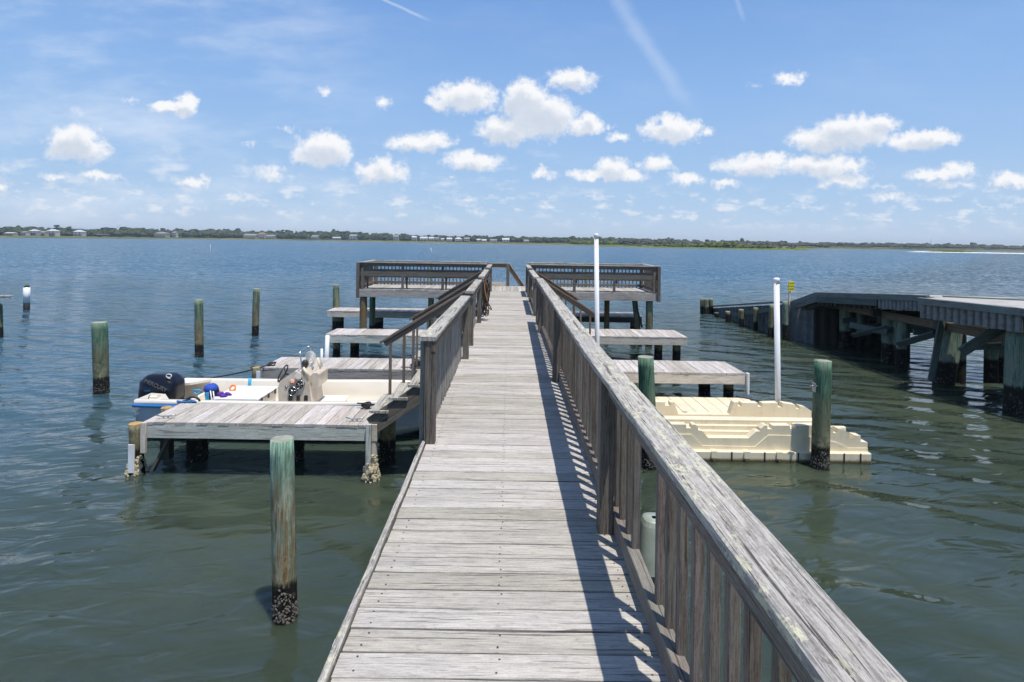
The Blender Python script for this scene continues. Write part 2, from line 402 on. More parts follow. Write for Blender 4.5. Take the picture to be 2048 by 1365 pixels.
M['vinyl'] = plain('grey_corrugated_sheet', (.20, .20, .195), .7, dirt=.9, dscale=9, bumpd=.004)
M['wallgrey'] = plain('grey_sheet_piling', (.14, .145, .145), .8, dirt=.8, dscale=4, bumpd=.004)

# ---------------------------------------------------------------- mesh helpers
class MB:
    def __init__(s): s.v = []; s.f = []; s.uv = []; s.mi = []; s.sm = []
    def face(s, idx, uv, mi=0, sm=False):
        s.f.append(idx); s.uv.append(uv); s.mi.append(mi); s.sm.append(sm)
    def board(s, p0, p1, w, t, side=None, ch=.003, seg=1, jit=0.0, mi=0, w1=None):
        """timber from p0 to p1; w measured along `side`, t square to both"""
        p0 = Vector(p0); p1 = Vector(p1); d = p1 - p0; ln = d.length; d.normalize()
        if side is None: side = Vector((1, 0, 0)) if abs(d.x) < .9 else Vector((0, 1, 0))
        side = Vector(side); side = (side - d * side.dot(d)).normalized(); up = side.cross(d).normalized()
        ch = min(ch, w * .3, t * .3)
        uo, vo = random.uniform(0, 60), random.uniform(0, 60)
        n0 = len(s.v); rings = seg + 1
        for i in range(rings):
            k = i / seg; c = p0 + d * (ln * k); ww = w if w1 is None else w + (w1 - w) * k
            a, b = ww / 2, t / 2
            pts = [(-a + ch, -b), (a - ch, -b), (a, -b + ch), (a, b - ch), (a - ch, b), (-a + ch, b), (-a, b - ch), (-a, -b + ch)]
            for (x, y) in pts:
                q = c + side * x + up * y
                if jit: q = q + Vector([random.uniform(-jit, jit) for _ in range(3)])
                s.v.append(q)
        a, b = w / 2, t / 2
        per = [0, w, w, w + t, w + t, 2 * w + t, 2 * w + t, 2 * w + 2 * t, 2 * w + 2 * t]
        per = [0, w - ch, w, w + t, w + t + ch, 2 * w + t, 2 * w + t + ch, 2 * w + 2 * t, 2 * w + 2 * t + ch]
        for i in range(seg):
            for j in range(8):
                j2 = (j + 1) % 8
                A = n0 + i * 8 + j; B = n0 + i * 8 + j2; Cc = B + 8; D = A + 8
                u0 = uo + ln * i / seg; u1 = uo + ln * (i + 1) / seg
                s.face((A, B, Cc, D), [(u0, vo + per[j]), (u0, vo + per[j + 1]), (u1, vo + per[j + 1]), (u1, vo + per[j])], mi)
        for e, base in ((0, n0), (1, n0 + seg * 8)):
            idx = [base + j for j in range(8)]
            ring = [(-a, -b), (a, -b), (a, -b), (a, b), (a, b), (-a, b), (-a, b), (-a, -b)]
            uvs = [(uo + y * .3, vo + x + 3) for (x, y) in ring]
            if e == 0: idx = idx[::-1]; uvs = uvs[::-1]
            s.face(tuple(idx), uvs, mi)
    def box(s, x0, x1, y0, y1, z0, z1, ch=.003, seg=1, jit=0.0, mi=0):
        dx, dy, dz = x1 - x0, y1 - y0, z1 - z0
        cx, cy, cz = (x0 + x1) / 2, (y0 + y1) / 2, (z0 + z1) / 2
        if dx >= dy and dx >= dz: s.board((x0, cy, cz), (x1, cy, cz), dy, dz, (0, 1, 0), ch, seg, jit, mi)
        elif dy >= dz: s.board((cx, y0, cz), (cx, y1, cz), dx, dz, (1, 0, 0), ch, seg, jit, mi)
        else: s.board((cx, cy, z0), (cx, cy, z1), dx, dy, (1, 0, 0), ch, seg, jit, mi)
    def tube(s, pts, r, n=8, mi=0, cap=True, rr=None, sm=True, closed=False):
        pts = [Vector(p) for p in pts]; n0 = len(s.v); prev = None; L = 0; uo = random.uniform(0, 20)
        m = len(pts); us = []
        for i, p in enumerate(pts):
            if closed: t = pts[(i + 1) % m] - pts[i - 1]
            elif i == 0: t = pts[1] - p
            elif i == m - 1: t = p - pts[i - 1]
            else: t = pts[i + 1] - pts[i - 1]
            t.normalize()
            if prev is None:
                a = Vector((0, 0, 1)) if abs(t.z) < .9 else Vector((1, 0, 0)); sd_ = t.cross(a).normalized()
            else: sd_ = (prev - t * prev.dot(t)).normalized()
            prev = sd_; up = t.cross(sd_)
            R = rr[i] if rr else r
            if i: L += (p - pts[i - 1]).length
            us.append(L)
            for j in range(n):
                an = 2 * math.pi * j / n; s.v.append(p + sd_ * (math.cos(an) * R) + up * (math.sin(an) * R))
        for i in range(m if closed else m - 1):
            i2 = (i + 1) % m
            for j in range(n):
                j2 = (j + 1) % n
                s.face((n0 + i * n + j, n0 + i * n + j2, n0 + i2 * n + j2, n0 + i2 * n + j),
                       [(uo + us[i], j * .05), (uo + us[i], j * .05 + .05), (uo + us[i2], j * .05 + .05), (uo + us[i2], j * .05)], mi, sm)
        if cap and not closed:
            s.face(tuple(n0 + j for j in range(n))[::-1], [(0, 0)] * n, mi)
            s.face(tuple(n0 + (m - 1) * n + j for j in range(n)), [(0, 0)] * n, mi)
    def prism(s, poly, axis, a, b, mi=0):
        """outline poly (list of 2-tuples) pushed from a to b along axis ('y': poly is x,z ; 'x': y,z ; 'z': x,y)"""
        def mk(p, h):
            return Vector((p[0], h, p[1])) if axis == 'y' else Vector((h, p[0], p[1])) if axis == 'x' else Vector((p[0], p[1], h))
        n = len(poly); n0 = len(s.v)
        for h in (a, b):
            for p in poly: s.v.append(mk(p, h))
        uo = random.uniform(0, 9); L = 0
        for i in range(n):
            j = (i + 1) % n; e = math.dist(poly[i], poly[j])
            s.face((n0 + i, n0 + j, n0 + n + j, n0 + n + i), [(uo + L, 0), (uo + L + e, 0), (uo + L + e, b - a), (uo + L, b - a)], mi)
            L += e
        s.face(tuple(range(n0, n0 + n))[::-1], [tuple(p) for p in poly][::-1], mi)
        s.face(tuple(range(n0 + n, n0 + 2 * n)), [tuple(p) for p in poly], mi)
    def blob(s, c, r, mi=0, rings=5, n=8, jit=.15, sm=True):
        c = Vector(c); r = Vector(r) if not isinstance(r, (int, float)) else Vector((r, r, r)); n0 = len(s.v)
        s.v.append(c + Vector((0, 0, -r.z)))
        for i in range(1, rings):
            ph = math.pi * i / rings - math.pi / 2
            for j in range(n):
                th = 2 * math.pi * (j + .5 * (i % 2)) / n; k = 1 + random.uniform(-jit, jit)
                s.v.append(c + Vector((math.cos(ph) * math.cos(th) * r.x * k, math.cos(ph) * math.sin(th) * r.y * k, math.sin(ph) * r.z * k)))
        s.v.append(c + Vector((0, 0, r.z))); top = len(s.v) - 1
        for j in range(n):
            j2 = (j + 1) % n
            s.face((n0, n0 + 1 + j2, n0 + 1 + j), [(0, 0)] * 3, mi, sm)
            for i in range(rings - 2):
                a = n0 + 1 + i * n
                s.face((a + j, a + j2, a + n + j2, a + n + j), [(0, 0)] * 4, mi, sm)
            a = n0 + 1 + (rings - 2) * n
            s.face((a + j, a + j2, top), [(0, 0)] * 3, mi, sm)
    def mesh(s, name, mats):
        me = bpy.data.meshes.new(name); me.from_pydata([tuple(v) for v in s.v], [], s.f)
        for m in (mats if isinstance(mats, (list, tuple)) else [mats]): me.materials.append(m)
        ul = me.uv_layers.new(name="UVMap"); flat = [c for f in s.uv for p in f for c in p]
        ul.data.foreach_set("uv", flat)
        me.polygons.foreach_set("material_index", s.mi); me.polygons.foreach_set("use_smooth", s.sm)
        me.update(); return me
    def build(s, name, mats, parent=None, recentre=True):
        """one object; its origin at the foot of the mesh when it is top level"""
        o = bpy.data.objects.new(name, s.mesh(name, mats)); COL.objects.link(o)
        if parent is not None:
            o.parent = parent
            o.matrix_parent_inverse = parent.matrix_basis.inverted() if True else Matrix()
        return o

def thing(name, label, cat, loc=(0, 0, 0), group=None):
    o = bpy.data.objects.new(name, None); COL.objects.link(o); o.location = loc; o.empty_display_size = .1
    o['label'] = label; o['category'] = cat
    if group: o['group'] = group
    return o
def tag(o, label, cat, group=None, kind=None):
    if label: o['label'] = label
    if cat: o['category'] = cat
    if group: o['group'] = group
    if kind: o['kind'] = kind
    return o
def inst(me, name, loc, parent):
    """another object sharing mesh `me`, placed at world loc under an unrotated parent"""
    o = bpy.data.objects.new(name, me); COL.objects.link(o); o.parent = parent
    o.location = Vector(loc) - parent.location
    return o
def text(body, name, size, mat, parent, mtx, ext=.002):
    c = bpy.data.curves.new(name, 'FONT'); c.body = body; c.size = size; c.align_x = 'CENTER'; c.align_y = 'CENTER'; c.extrude = ext
    tmp = bpy.data.objects.new("lettering_curve", c); COL.objects.link(tmp)
    me = bpy.data.meshes.new_from_object(tmp.evaluated_get(bpy.context.evaluated_depsgraph_get()))
    bpy.data.objects.remove(tmp); me.materials.clear(); me.materials.append(mat)
    o = bpy.data.objects.new(name, me); COL.objects.link(o)
    if parent is not None:
        o.parent = parent; o.matrix_parent_inverse = parent.matrix_basis.inverted()
    o.matrix_basis = mtx
    return o
# ================================================================ WATER AND LAND
def water():
    m, nt, b = new_mat('sound_water'); q = NT(nt)
    pos = q.n('ShaderNodeNewGeometry').outputs['Position']
    s = q.n('ShaderNodeSeparateXYZ'); q.l(pos, s.inputs[0])
    cd = q.noise(pos, .35, 4, .6)
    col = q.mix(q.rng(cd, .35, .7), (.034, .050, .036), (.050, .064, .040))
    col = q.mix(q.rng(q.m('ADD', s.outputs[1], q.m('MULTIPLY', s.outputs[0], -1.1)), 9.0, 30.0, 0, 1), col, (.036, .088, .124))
    q.l(col, b.inputs['Base Color'])
    b.inputs['Subsurface Weight'].default_value = .85; b.inputs['Subsurface Radius'].default_value = (1, 1, 1); b.inputs['Subsurface Scale'].default_value = .9
    b.inputs['Roughness'].default_value = .04; b.inputs['IOR'].default_value = 1.333
    b.inputs['Specular IOR Level'].default_value = .5
    open_ = q.m('ADD', q.rng(s.outputs[1], 6.0, 30.0, .48, 1.05), 0.0)
    patch = q.rng(q.noise(pos, .07, 3, .5, (1, .6, 1)), .35, .65, .75, 1.15)
    amp = q.m('MULTIPLY', open_, patch)
    def rot(a):
        mp = q.n('ShaderNodeMapping'); mp.inputs['Rotation'].default_value = (0, 0, a); q.l(pos, mp.inputs[0]); return mp.outputs[0]
    w1 = q.noise(rot(.35), 1.0, 1, .4, (.45, 1.25, 1), .5)
    w2 = q.noise(rot(-.25), 1.0, 2, .5, (1.5, 3.4, 1), .6)
    w3 = q.noise(rot(.12), 1.0, 3, .6, (7, 11, 1), .3)
    h = q.m('ADD', q.m('MULTIPLY', w1, 1.7), q.m('ADD', q.m('MULTIPLY', w2, .48), q.m('MULTIPLY', w3, q.rng(s.outputs[1], 6.0, 20.0, .02, .10))))
    h = q.m('MULTIPLY', q.m('MULTIPLY', h, amp), q.rng(s.outputs[1], 18.0, 75.0, 1, 0))
    bn = q.bump(h, .21, 1.0, None)
    def slopes(sc, det, a):
        mp = q.n('ShaderNodeMapping'); mp.inputs['Scale'].default_value = sc; mp.inputs['Rotation'].default_value = (0, 0, .15); q.l(pos, mp.inputs[0])
        x = q.n('ShaderNodeTexNoise'); x.inputs['Scale'].default_value = 1; x.inputs['Detail'].default_value = det; x.inputs['Roughness'].default_value = .6; q.l(mp.outputs[0], x.inputs[0])
        y = q.n('ShaderNodeVectorMath', operation='MULTIPLY_ADD'); q.l(x.outputs['Color'], y.inputs[0]); y.inputs[1].default_value = (a[0], a[1], 0); y.inputs[2].default_value = (-a[0] / 2, -a[1] / 2, 0); return y.outputs[0]
    s1 = slopes((1.1, 2.4, 1), 4, (1.5, 1.6)); s2 = slopes((.13, .35, 1), 3, (.4, .7))
    ad = q.n('ShaderNodeVectorMath', operation='ADD'); q.l(s1, ad.inputs[0]); q.l(s2, ad.inputs[1])
    # far off only the wave faces turned towards the viewer's side of the sound are seen
    sp2 = q.n('ShaderNodeSeparateXYZ'); q.l(ad.outputs[0], sp2.inputs[0])
    ya = q.m('MULTIPLY_ADD', q.m('ABSOLUTE', sp2.outputs[1]), -1.0, -.07); farf = q.rng(s.outputs[1], 12.0, 70.0, 0, 1)
    yv = q.m('ADD', q.m('MULTIPLY', ya, farf), q.m('MULTIPLY', sp2.outputs[1], q.m('SUBTRACT', 1.0, farf)))
    cb2 = q.n('ShaderNodeCombineXYZ'); q.l(sp2.outputs[0], cb2.inputs[0]); q.l(yv, cb2.inputs[1])
    sc_ = q.n('ShaderNodeVectorMath', operation='SCALE'); q.l(cb2.outputs[0], sc_.inputs[0]); q.l(q.rng(s.outputs[1], 7.0, 45.0, .02, 1.0), sc_.inputs['Scale'])
    a2 = q.n('ShaderNodeVectorMath', operation='ADD'); q.l(bn, a2.inputs[0]); q.l(sc_.outputs[0], a2.inputs[1])
    nn = q.n('ShaderNodeVectorMath', operation='NORMALIZE'); q.l(a2.outputs[0], nn.inputs[0]); q.l(nn.outputs[0], b.inputs['Normal'])
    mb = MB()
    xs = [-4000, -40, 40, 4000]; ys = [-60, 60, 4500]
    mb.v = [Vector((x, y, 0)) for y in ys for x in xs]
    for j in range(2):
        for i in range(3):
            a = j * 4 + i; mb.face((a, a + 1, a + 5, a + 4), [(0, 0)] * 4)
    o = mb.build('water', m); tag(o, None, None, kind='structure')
water()

def land_mat(name, a, c, d, scale):
    m, nt, b = new_mat(name); q = NT(nt)
    pos = q.n('ShaderNodeNewGeometry').outputs['Position']
    n = q.noise(pos, scale, 5, .65, (1, .3, 4)); n2 = q.noise(pos, scale * .15, 4, .6, (1, .4, 1))
    col = q.mix(q.rng(n, .35, .65), a, c); col = q.mix(q.rng(n2, .45, .65), col, d)
    q.l(col, b.inputs['Base Color']); b.inputs['Roughness'].default_value = .95
    b.inputs['Specular IOR Level'].default_value = .1
    return m
M['marsh'] = land_mat('marsh_grass', (.10, .12, .035), (.20, .18, .07), (.07, .10, .03), .12)
M['marsh2'] = land_mat('bright_marsh_grass', (.08, .13, .03), (.17, .18, .05), (.11, .13, .03), .2)
M['soil'] = land_mat('shore_ground', (.09, .10, .05), (.16, .14, .09), (.07, .09, .04), .05)
M['sand'] = land_mat('white_sand', (.74, .70, .62), (.66, .62, .54), (.72, .68, .6), .2)

# the far shoreline, photographed from left to right: (pixel x, pixel y of the water's edge)
SHORE = [(-420, 474.0), (-200, 474.8), (0, 475.7), (260, 478.0), (400, 479.3), (520, 480.6), (640, 482.4), (760, 484.6), (900, 487.2), (1020, 489.0),
         (1120, 490.8), (1200, 492.2), (1260, 493.2), (1400, 495.4), (1520, 496.6), (1640, 497.9), (1760, 499.4), (1880, 501.0), (2060, 503.6), (2300, 507.4), (2500, 510)]
def interp(tab, x):
    if x <= tab[0][0]: return tab[0][1]
    for (a, b), (c, d) in zip(tab, tab[1:]):
        if x <= c: return b + (d - b) * (x - a) / (c - a)
    return tab[-1][1]
def shore_pt(px): return PZ(px, interp(SHORE, px), 0.0)
def strip(name, mat, lab, tab, depth, h, rough=.25, step=6, kind='structure', back=None):
    """a low bank: rises from the water's edge, `depth` metres deep"""
    mb = MB(); x0, x1 = tab[0][0], tab[-1][0]; n = int((x1 - x0) / step); rows = 6
    for i in range(n + 1):
        px = x0 + (x1 - x0) * i / n; p = PZ(px, interp(tab, px), 0.0); d = Vector((p.x, p.y, 0)).normalized()
        taper = min(1, i / 5, (n - i) / 5) if back else 1
        for j in range(rows):
            k = j / (rows - 1)
            hh = -.3 if j == 0 else h(px, k) * (1 + random.uniform(-rough, rough)) * max(taper, .12)
            mb.v.append(p + d * (depth * k * max(taper, .1)) + Vector((0, 0, hh)))
    for i in range(n):
        for j in range(rows - 1):
            a = i * rows + j; mb.face((a, a + rows, a + rows + 1, a + 1), [(0, 0)] * 4)
    o = mb.build(name, mat); tag(o, None, None, kind=kind); return o
strip('marsh', M['marsh'], '', SHORE, 130, lambda px, k: .9 + 1.2 * k)
def landh(px, k): return 1.0 + 3.2 * k
tab2 = [(x, y) for (x, y) in SHORE]
def terrain():
    mb = MB(); n = 160; rows = 5
    for i in range(n + 1):
        px = -420 + 2920 * i / n; p = shore_pt(px); d = Vector((p.x, p.y, 0)).normalized()
        for j, (dd, z) in enumerate(((95, .2), (125, 2.2), (180, 3.4), (400, 4.5), (1600, 5.0))):
            mb.v.append(p + d * dd + Vector((0, 0, z)))
    for i in range(n):
        for j in range(rows - 1):
            a = i * rows + j; mb.face((a, a + rows, a + rows + 1, a + 1), [(0, 0)] * 4)
    tag(mb.build('terrain', M['soil']), None, None, kind='structure')
terrain()

def foliage(name, a, c):
    m, nt, b = new_mat(name); q = NT(nt)
    geo = q.n('ShaderNodeNewGeometry'); isl = geo.outputs['Random Per Island']
    n = q.noise(geo.outputs['Position'], .9, 4, .7)
    col = q.mix(q.rng(n, .3, .7), a, c)
    col = q.mix(q.m('MULTIPLY', isl, .6), col, (a[0] * 1.5, a[1] * 1.15, a[2] * .8))
    q.l(col, b.inputs['Base Color']); b.inputs['Roughness'].default_value = .9; b.inputs['Specular IOR Level'].default_value = .1
    return m
M['wood_far'] = foliage('far_tree_foliage', (.040, .062, .036), (.075, .10, .055))
M['wood_grey'] = foliage('greyer_far_foliage', (.055, .070, .055), (.095, .105, .080))
M['bush'] = foliage('islet_bush_foliage', (.065, .10, .028), (.13, .17, .05))
# tree-top line: (pixel x, pixel y)
TOPS = [(-420, 448), (0, 453), (60, 453), (130, 457), (200, 456), (260, 455), (350, 457), (450, 459), (520, 461), (600, 461), (700, 463), (800, 468),
        (900, 471), (1000, 472), (1100, 474), (1250, 476), (1350, 479), (1420, 481), (1540, 482), (1600, 485), (1700, 485), (1800, 486.5), (1900, 488), (2048, 491.5), (2500, 499)]
def crown(mb, c, r, h, lobes=3, mi=0):
    for k in range(lobes):
        o = Vector((random.uniform(-.5, .5) * r, random.uniform(-.4, .4) * r, random.uniform(-.35, .45) * h))
        q = random.uniform(.45, .8)
        mb.blob(c + o, (r * q, r * q, h * q * .8), mi, 4, 6, .32, False)
def woodland(name, px0, px1, mat, extra, n, rmin, rmax, depth=70):
    random.seed(hash(name) % 1000 if False else len(name) * 7 + int(px0) % 97)
    mb = MB()
    for i in range(n):
        px = random.uniform(px0, px1); p = shore_pt(px); d = Vector((p.x, p.y, 0)); D = d.length; d.normalize()
        back = extra + depth * random.random() ** 1.2; q = p + d * back; Y = q.y
        k = (back - extra) / depth
        ztop = EYE + ray(px, interp(TOPS, px)).z * Y
        ztop = ztop * (.62 + .38 * k) + random.uniform(-1.0, 1.5) + (2.2 * random.random() if random.random() < .09 else 0)
        r = random.uniform(rmin, rmax) * (D / 700.0); base = 2.6
        h = max(1.2, (ztop - base) / 2)
        crown(mb, Vector((q.x, q.y, base + h)), r, h * 1.05)
    return tag(mb.build(name, mat), None, None, kind='stuff')
w = woodland('woodland', -420, 1300, M['wood_far'], 105, 2300, 3.2, 6.5); w['label'] = 'dark green tree belt along the far shore, behind the houses'
w = woodland('woodland', 1240, 2500, M['wood_grey'], 40, 1500, 3.0, 5.5, 60); w['label'] = 'low grey-green wood on the far shore at the right'
# a few taller pines standing clear
def far_tree(px, ytop, extra=120, w=5.0, lab=''):
    p = shore_pt(px); d = Vector((p.x, p.y, 0)).normalized(); q = p + d * extra
    ztop = EYE + ray(px, ytop).z * q.y
    t = thing('pine_tree', lab, 'tree', (q.x, q.y, 2.0), 'taller pines above the far tree line')
    a = MB(); a.tube([(q.x, q.y, 2), (q.x + .2, q.y, ztop * .6), (q.x + .3, q.y, ztop - 2)], .3, 6, rr=[.4, .3, .15]); a.build('trunk', M['brown'], t)
    c = MB()
    for k in range(9):
        zz = ztop - 1 - random.random() ** 1.3 * 6.5; c.blob((q.x + random.uniform(-1, 1) * w * .5, q.y + random.uniform(-1, 1) * w * .4, zz), (w * .32, w * .32, 1.1), 0, 4, 7, .35, False)
    c.build('crown', M['wood_far'], t)
for px, y, lb in ((113, 450, 'lone pine standing above the tree line just right of the white three-storey house, far left'),
                  (137, 452, 'small pine above the tree line left of the white house near the pier shed'),
                  (218, 454, 'pine rising above the tree line over the far over-water shed'),
                  (565, 459.5, 'pine above the tree line right of the red-roofed white house'),
                  (690, 461.5, 'pine above the tree line just left of the blue-grey house'),
                  (1335, 475, 'tall thin pine behind the bushy islet'),
                  (1562, 481.5, 'broad tree above the right end of the bushy islet')):
    far_tree(px, y, lab=lb)

# the bushy islet right of the white pole, and the sandbar at the far right
ISLE = [(1195, 493.4), (1300, 495.9), (1400, 498), (1520, 500.4), (1590, 501.2), (1628, 501.0)]
strip('marsh', M['marsh2'], '', ISLE, 60, lambda px, k: .8 + .7 * k, back=True, step=4)
mb = MB(); random.seed(5)
for i in range(380):
    px = random.choice((random.uniform(1310, 1545), random.uniform(1245, 1590), random.uniform(1400, 1480)))
    p = PZ(px, interp(ISLE, px), 0); d = Vector((p.x, p.y, 0)).normalized(); q = p + d * random.uniform(20, 45)
    hh = random.uniform(.9, 2.0) * (2.0 if 1415 < px < 1470 else 1.35 if 1310 < px < 1545 else .8)
    crown(mb, Vector((q.x, q.y, 1.0 + hh * .5)), hh * 1.1, hh * .8, 2)
tag(mb.build('islet_bushes', M['bush']), None, None, kind='stuff')['label'] = 'bright green bushes growing on the marsh islet right of centre'
mb = MB()
for i in range(150):
    px = random.uniform(1140, 1245); p = shore_pt(px); d = Vector((p.x, p.y, 0)).normalized(); q = p + d * random.uniform(50, 90); hh = random.uniform(2.5, 4.5)
    crown(mb, Vector((q.x, q.y, 1.5 + hh * .4)), hh, hh * .7, 2)
tag(mb.build('shore_bushes', M['bush']), None, None, kind='stuff')['label'] = 'bright green shore bushes behind the tall white pole'
BAR = [(1812, 504.3), (1870, 505.2), (1950, 506.6), (2048, 508.4), (2300, 512)]
strip('sandbar', M['sand'], '', BAR, 26, lambda px, k: .22 + .25 * math.sin(math.pi * k), back=True, step=5)
mb = MB()
for i in range(260):
    px = random.triangular(1858, 1960, 1905); p = PZ(px, interp(BAR, px), 0); d = Vector((p.x, p.y, 0)).normalized(); q = p + d * random.uniform(9, 24)
    hh = random.uniform(.5, 1.15) * (1.3 if 1880 < px < 1925 else .8)
    mb.blob((q.x, q.y, .4 + hh * .4), (hh * 1.5, hh, hh * .6), 0, 4, 6, .3, False)
tag(mb.build('sandbar_grass', M['bush']), None, None, kind='stuff')['label'] = 'scrubby grass on the white sandbar at the right'

# ---------------------------------------------------------------- far houses
HW = plain('house_white', (.52, .53, .52), .7); HG = plain('house_grey', (.36, .37, .38), .7); HT = plain('house_tan', (.45, .40, .33), .7); HB = plain('house_blue', (.25, .36, .44), .7)
RW = plain('roof_pale_metal', (.50, .52, .54), .5); RG = plain('roof_grey_shingle', (.24, .24, .24), .9); RB = plain('roof_red_brown', (.26, .15, .11), .9); WD = plain('window_dark', (.03, .04, .05), .2)
def house(x0, x1, yt, yb, wall, roof, lab, storeys=2, hip=False, extra=96):
    px = (x0 + x1) / 2; p = shore_pt(px); d = Vector((p.x, p.y, 0)).normalized(); q = p + d * extra; Y = q.y
    A = P(x0, yb, Y); B = P(x1, yb, Y); zt = P(px, yt, Y).z; zb = 1.9
    W = B.x - A.x; H = zt - A.z; rh = min(H * .34, W * .28); ew = zt - rh; cx = (A.x + B.x) / 2; dp = max(6, W * .7)
    t = thing('house', lab, 'house', (cx, Y, zb), 'houses along the far shore')
    a = MB(); a.box(cx - W / 2 * .94, cx + W / 2 * .94, Y, Y + dp, zb, ew, ch=.01); a.build('wall', wall, t)
    r = MB(); e = W / 2
    v = [(cx - e, Y - .6, ew), (cx + e, Y - .6, ew), (cx + e, Y + dp + .6, ew), (cx - e, Y + dp + .6, ew)]
    k = .35 if hip else 0.96
    if hip: tops = [(cx - e * k, Y + dp * .4, zt), (cx + e * k, Y + dp * .4, zt)]
    else: tops = [(cx - e * k, Y + dp * .5, zt), (cx + e * k, Y + dp * .5, zt)]
    r.v = [Vector(x) for x in v + tops]
    for f in ((0, 1, 5, 4), (1, 2, 5), (2, 3, 4, 5), (3, 0, 4), (3, 2, 1, 0)): r.face(f, [(0, 0)] * len(f))
    r.build('roof', roof, t)
    nw = max(2, int(W / 4)); g = MB(); g.box(-.55, .55, -.05, .03, -.7, .7); me = g.mesh('window', WD)
    H2 = ew - A.z
    for sidx in range(storeys):
        zz = A.z + H2 * (sidx + .55) / storeys
        for i in range(nw):
            o = inst(me, 'window', (cx - W * .42 + W * .84 * (i + .5) / nw, Y - .04, zz), t); o.scale = (1.3, 1, min(1, H2 / storeys * .42))
    pm = MB(); pm.box(cx - W / 2 * .98, cx + W / 2 * .98, Y - 2.0, Y - .1, A.z + H2 * .42, A.z + H2 * .42 + .35); pm.build('porch', HW if wall is not HW else HG, t)
HS = [
 (8, 26, 464.8, 470, HT, RW, 'low white-roofed house at the far left edge of the shore', 1, 0), (41, 52, 463, 469, HW, RG, 'small white house, second from the left on the far shore', 1, 0),
 (57, 73, 459, 469, HG, RW, 'grey house with bright white hip roof at the far left', 2, 1), (75, 90, 462.5, 470, HT, RG, 'tan low house between two white ones at the far left', 1, 0),
 (93, 111, 458.5, 470, HW, RW, 'tall white three-storey house at the far left, below the lone pine', 3, 1), (146, 164, 460, 472, HW, RW, 'white two-storey house left of the over-water shed', 2, 1),
 (308, 331, 464, 473.5, HT, RG, 'wide grey-roofed house alone among the trees, left third of the shore', 1, 1), (344, 352, 463.5, 473, HW, RG, 'narrow white house beside the wide grey-roofed one', 2, 0),
 (486, 511, 468, 477, HT, RG, 'tan house with long grey roof left of the red-roofed house', 1, 0), (514, 530, 465, 477.5, HW, RB, 'white three-storey house with red-brown roof', 3, 1),
 (531, 549, 470, 477.5, HG, RG, 'low grey house just right of the red-roofed one', 1, 0), (622, 636, 471, 478.5, HG, RG, 'small grey house left of the long white low building', 1, 0), (664, 682, 474.3, 479.5, HW, RW, 'long low white building left of the blue-grey house', 1, 0),
 (698, 713, 469, 480.5, HB, RG, 'blue-grey house with tall pillared front', 3, 0), (786, 797, 470.5, 480, HW, RG, 'white house peeping from dense trees, left of the long row', 2, 0),
 (823, 833, 472.5, 482.5, HW, RW, 'narrow white house starting the long row', 2, 0), (839, 855, 473.8, 483, HW, RW, 'broad white gabled house, second of the long row', 2, 0), (857, 868, 474.2, 483, HW, RW, 'white house, third of the long row', 2, 0), (869, 878, 474.8, 483, HW, RG, 'white house with grey roof, fourth of the long row', 2, 0),
 (881, 888, 477, 484, HG, RW, 'tiny grey gabled house in the middle of the long row', 1, 0), (893, 904, 475.8, 484.5, HW, RW, 'white house right of the tiny grey gabled one', 2, 0), (909, 924, 475.2, 485, HG, RW, 'wide grey house with white roof in the long row', 2, 1), (928, 939, 475.3, 485, HB, RG, 'blue-grey steep-roofed house in the long row', 2, 0),
 (953, 961, 478, 485.5, HG, RW, 'small pale gabled house above the left railing end', 1, 0), (963, 973, 478.8, 486, HW, RW, 'small white house right of the pale gabled one', 1, 0), (980, 994, 478.6, 486, HG, RG, 'low dark-grey house near the centre of the shore', 1, 0), (1004, 1019, 476.4, 486.5, HW, RW, 'bright white two-storey house at the centre of the shore', 2, 0),
 (1047, 1058, 479.8, 487, HW, RG, 'small white house right of centre', 1, 0), (1221, 1238, 483.2, 490, HG, RG, 'low grey house right of the tall white pole', 1, 0), (1239, 1247, 482.7, 490.8, HB, RG, 'small slate-blue house right of the tall white pole', 2, 0), (1258, 1274, 480.8, 491.3, HW, RW, 'large white house with tiered roof right of the pole', 3, 1), (1279, 1286, 483, 491, HG, RG, 'narrow grey house left of the bushy islet', 2, 0),
 (1580, 1592, 488.5, 494.5, HG, RG, 'low grey house at the right end of the islet', 1, 0), (1637, 1643, 490.4, 495, HW, RW, 'tiny white house, left of a pair on the right shore', 1, 0), (1650, 1657, 490.8, 495.2, HW, RW, 'tiny white house, right of a pair on the right shore', 1, 0),
]
for h in HS: house(h[0], h[1], h[2], h[3], h[4], h[5], h[6], h[7], bool(h[8]), 60 if h[0] > 1500 else 92)
# far over-water shed, channel sticks and masts
def far_shed():
    Y = PZ(203, 476.8, 0).y - 25; a = P(193, 468.5, Y); b = P(213.5, 468.5, Y)
    t = thing('boat_shed', 'small grey over-water shed on stilts at the far left', 'boat shed', (a.x, Y, 0))
    m = MB(); m.box(a.x, b.x, Y, Y + 5, a.z - 1.2, a.z + .2); m.build('roof', RG, t)
    for x in (a.x + .5, (a.x + b.x) / 2, b.x - .5):
        m = MB(); m.tube([(x, Y + 1, -.5), (x, Y + 1, a.z - 1.3)], .35, 6); m.build('piling', M['dark'], t)
far_shed()
def stick(px0, y0, px1, y1, r, lab, mat):
    b = PZ(px1, y1, 0); t = P(px0, y0, b.y); m = MB(); m.tube([b - Vector((0, 0, .5)), t], r, 8); tag(m.build('channel_marker', mat), lab, 'marker pole')
stick(861.5, 496, 865.5, 509.5, .05, 'thin leaning white marker pole in open water left of centre', M['pvc'])
stick(420.5, 490, 420.5, 508, .03, 'thin white marker stake in open water above the left pilings', M['pvc'])
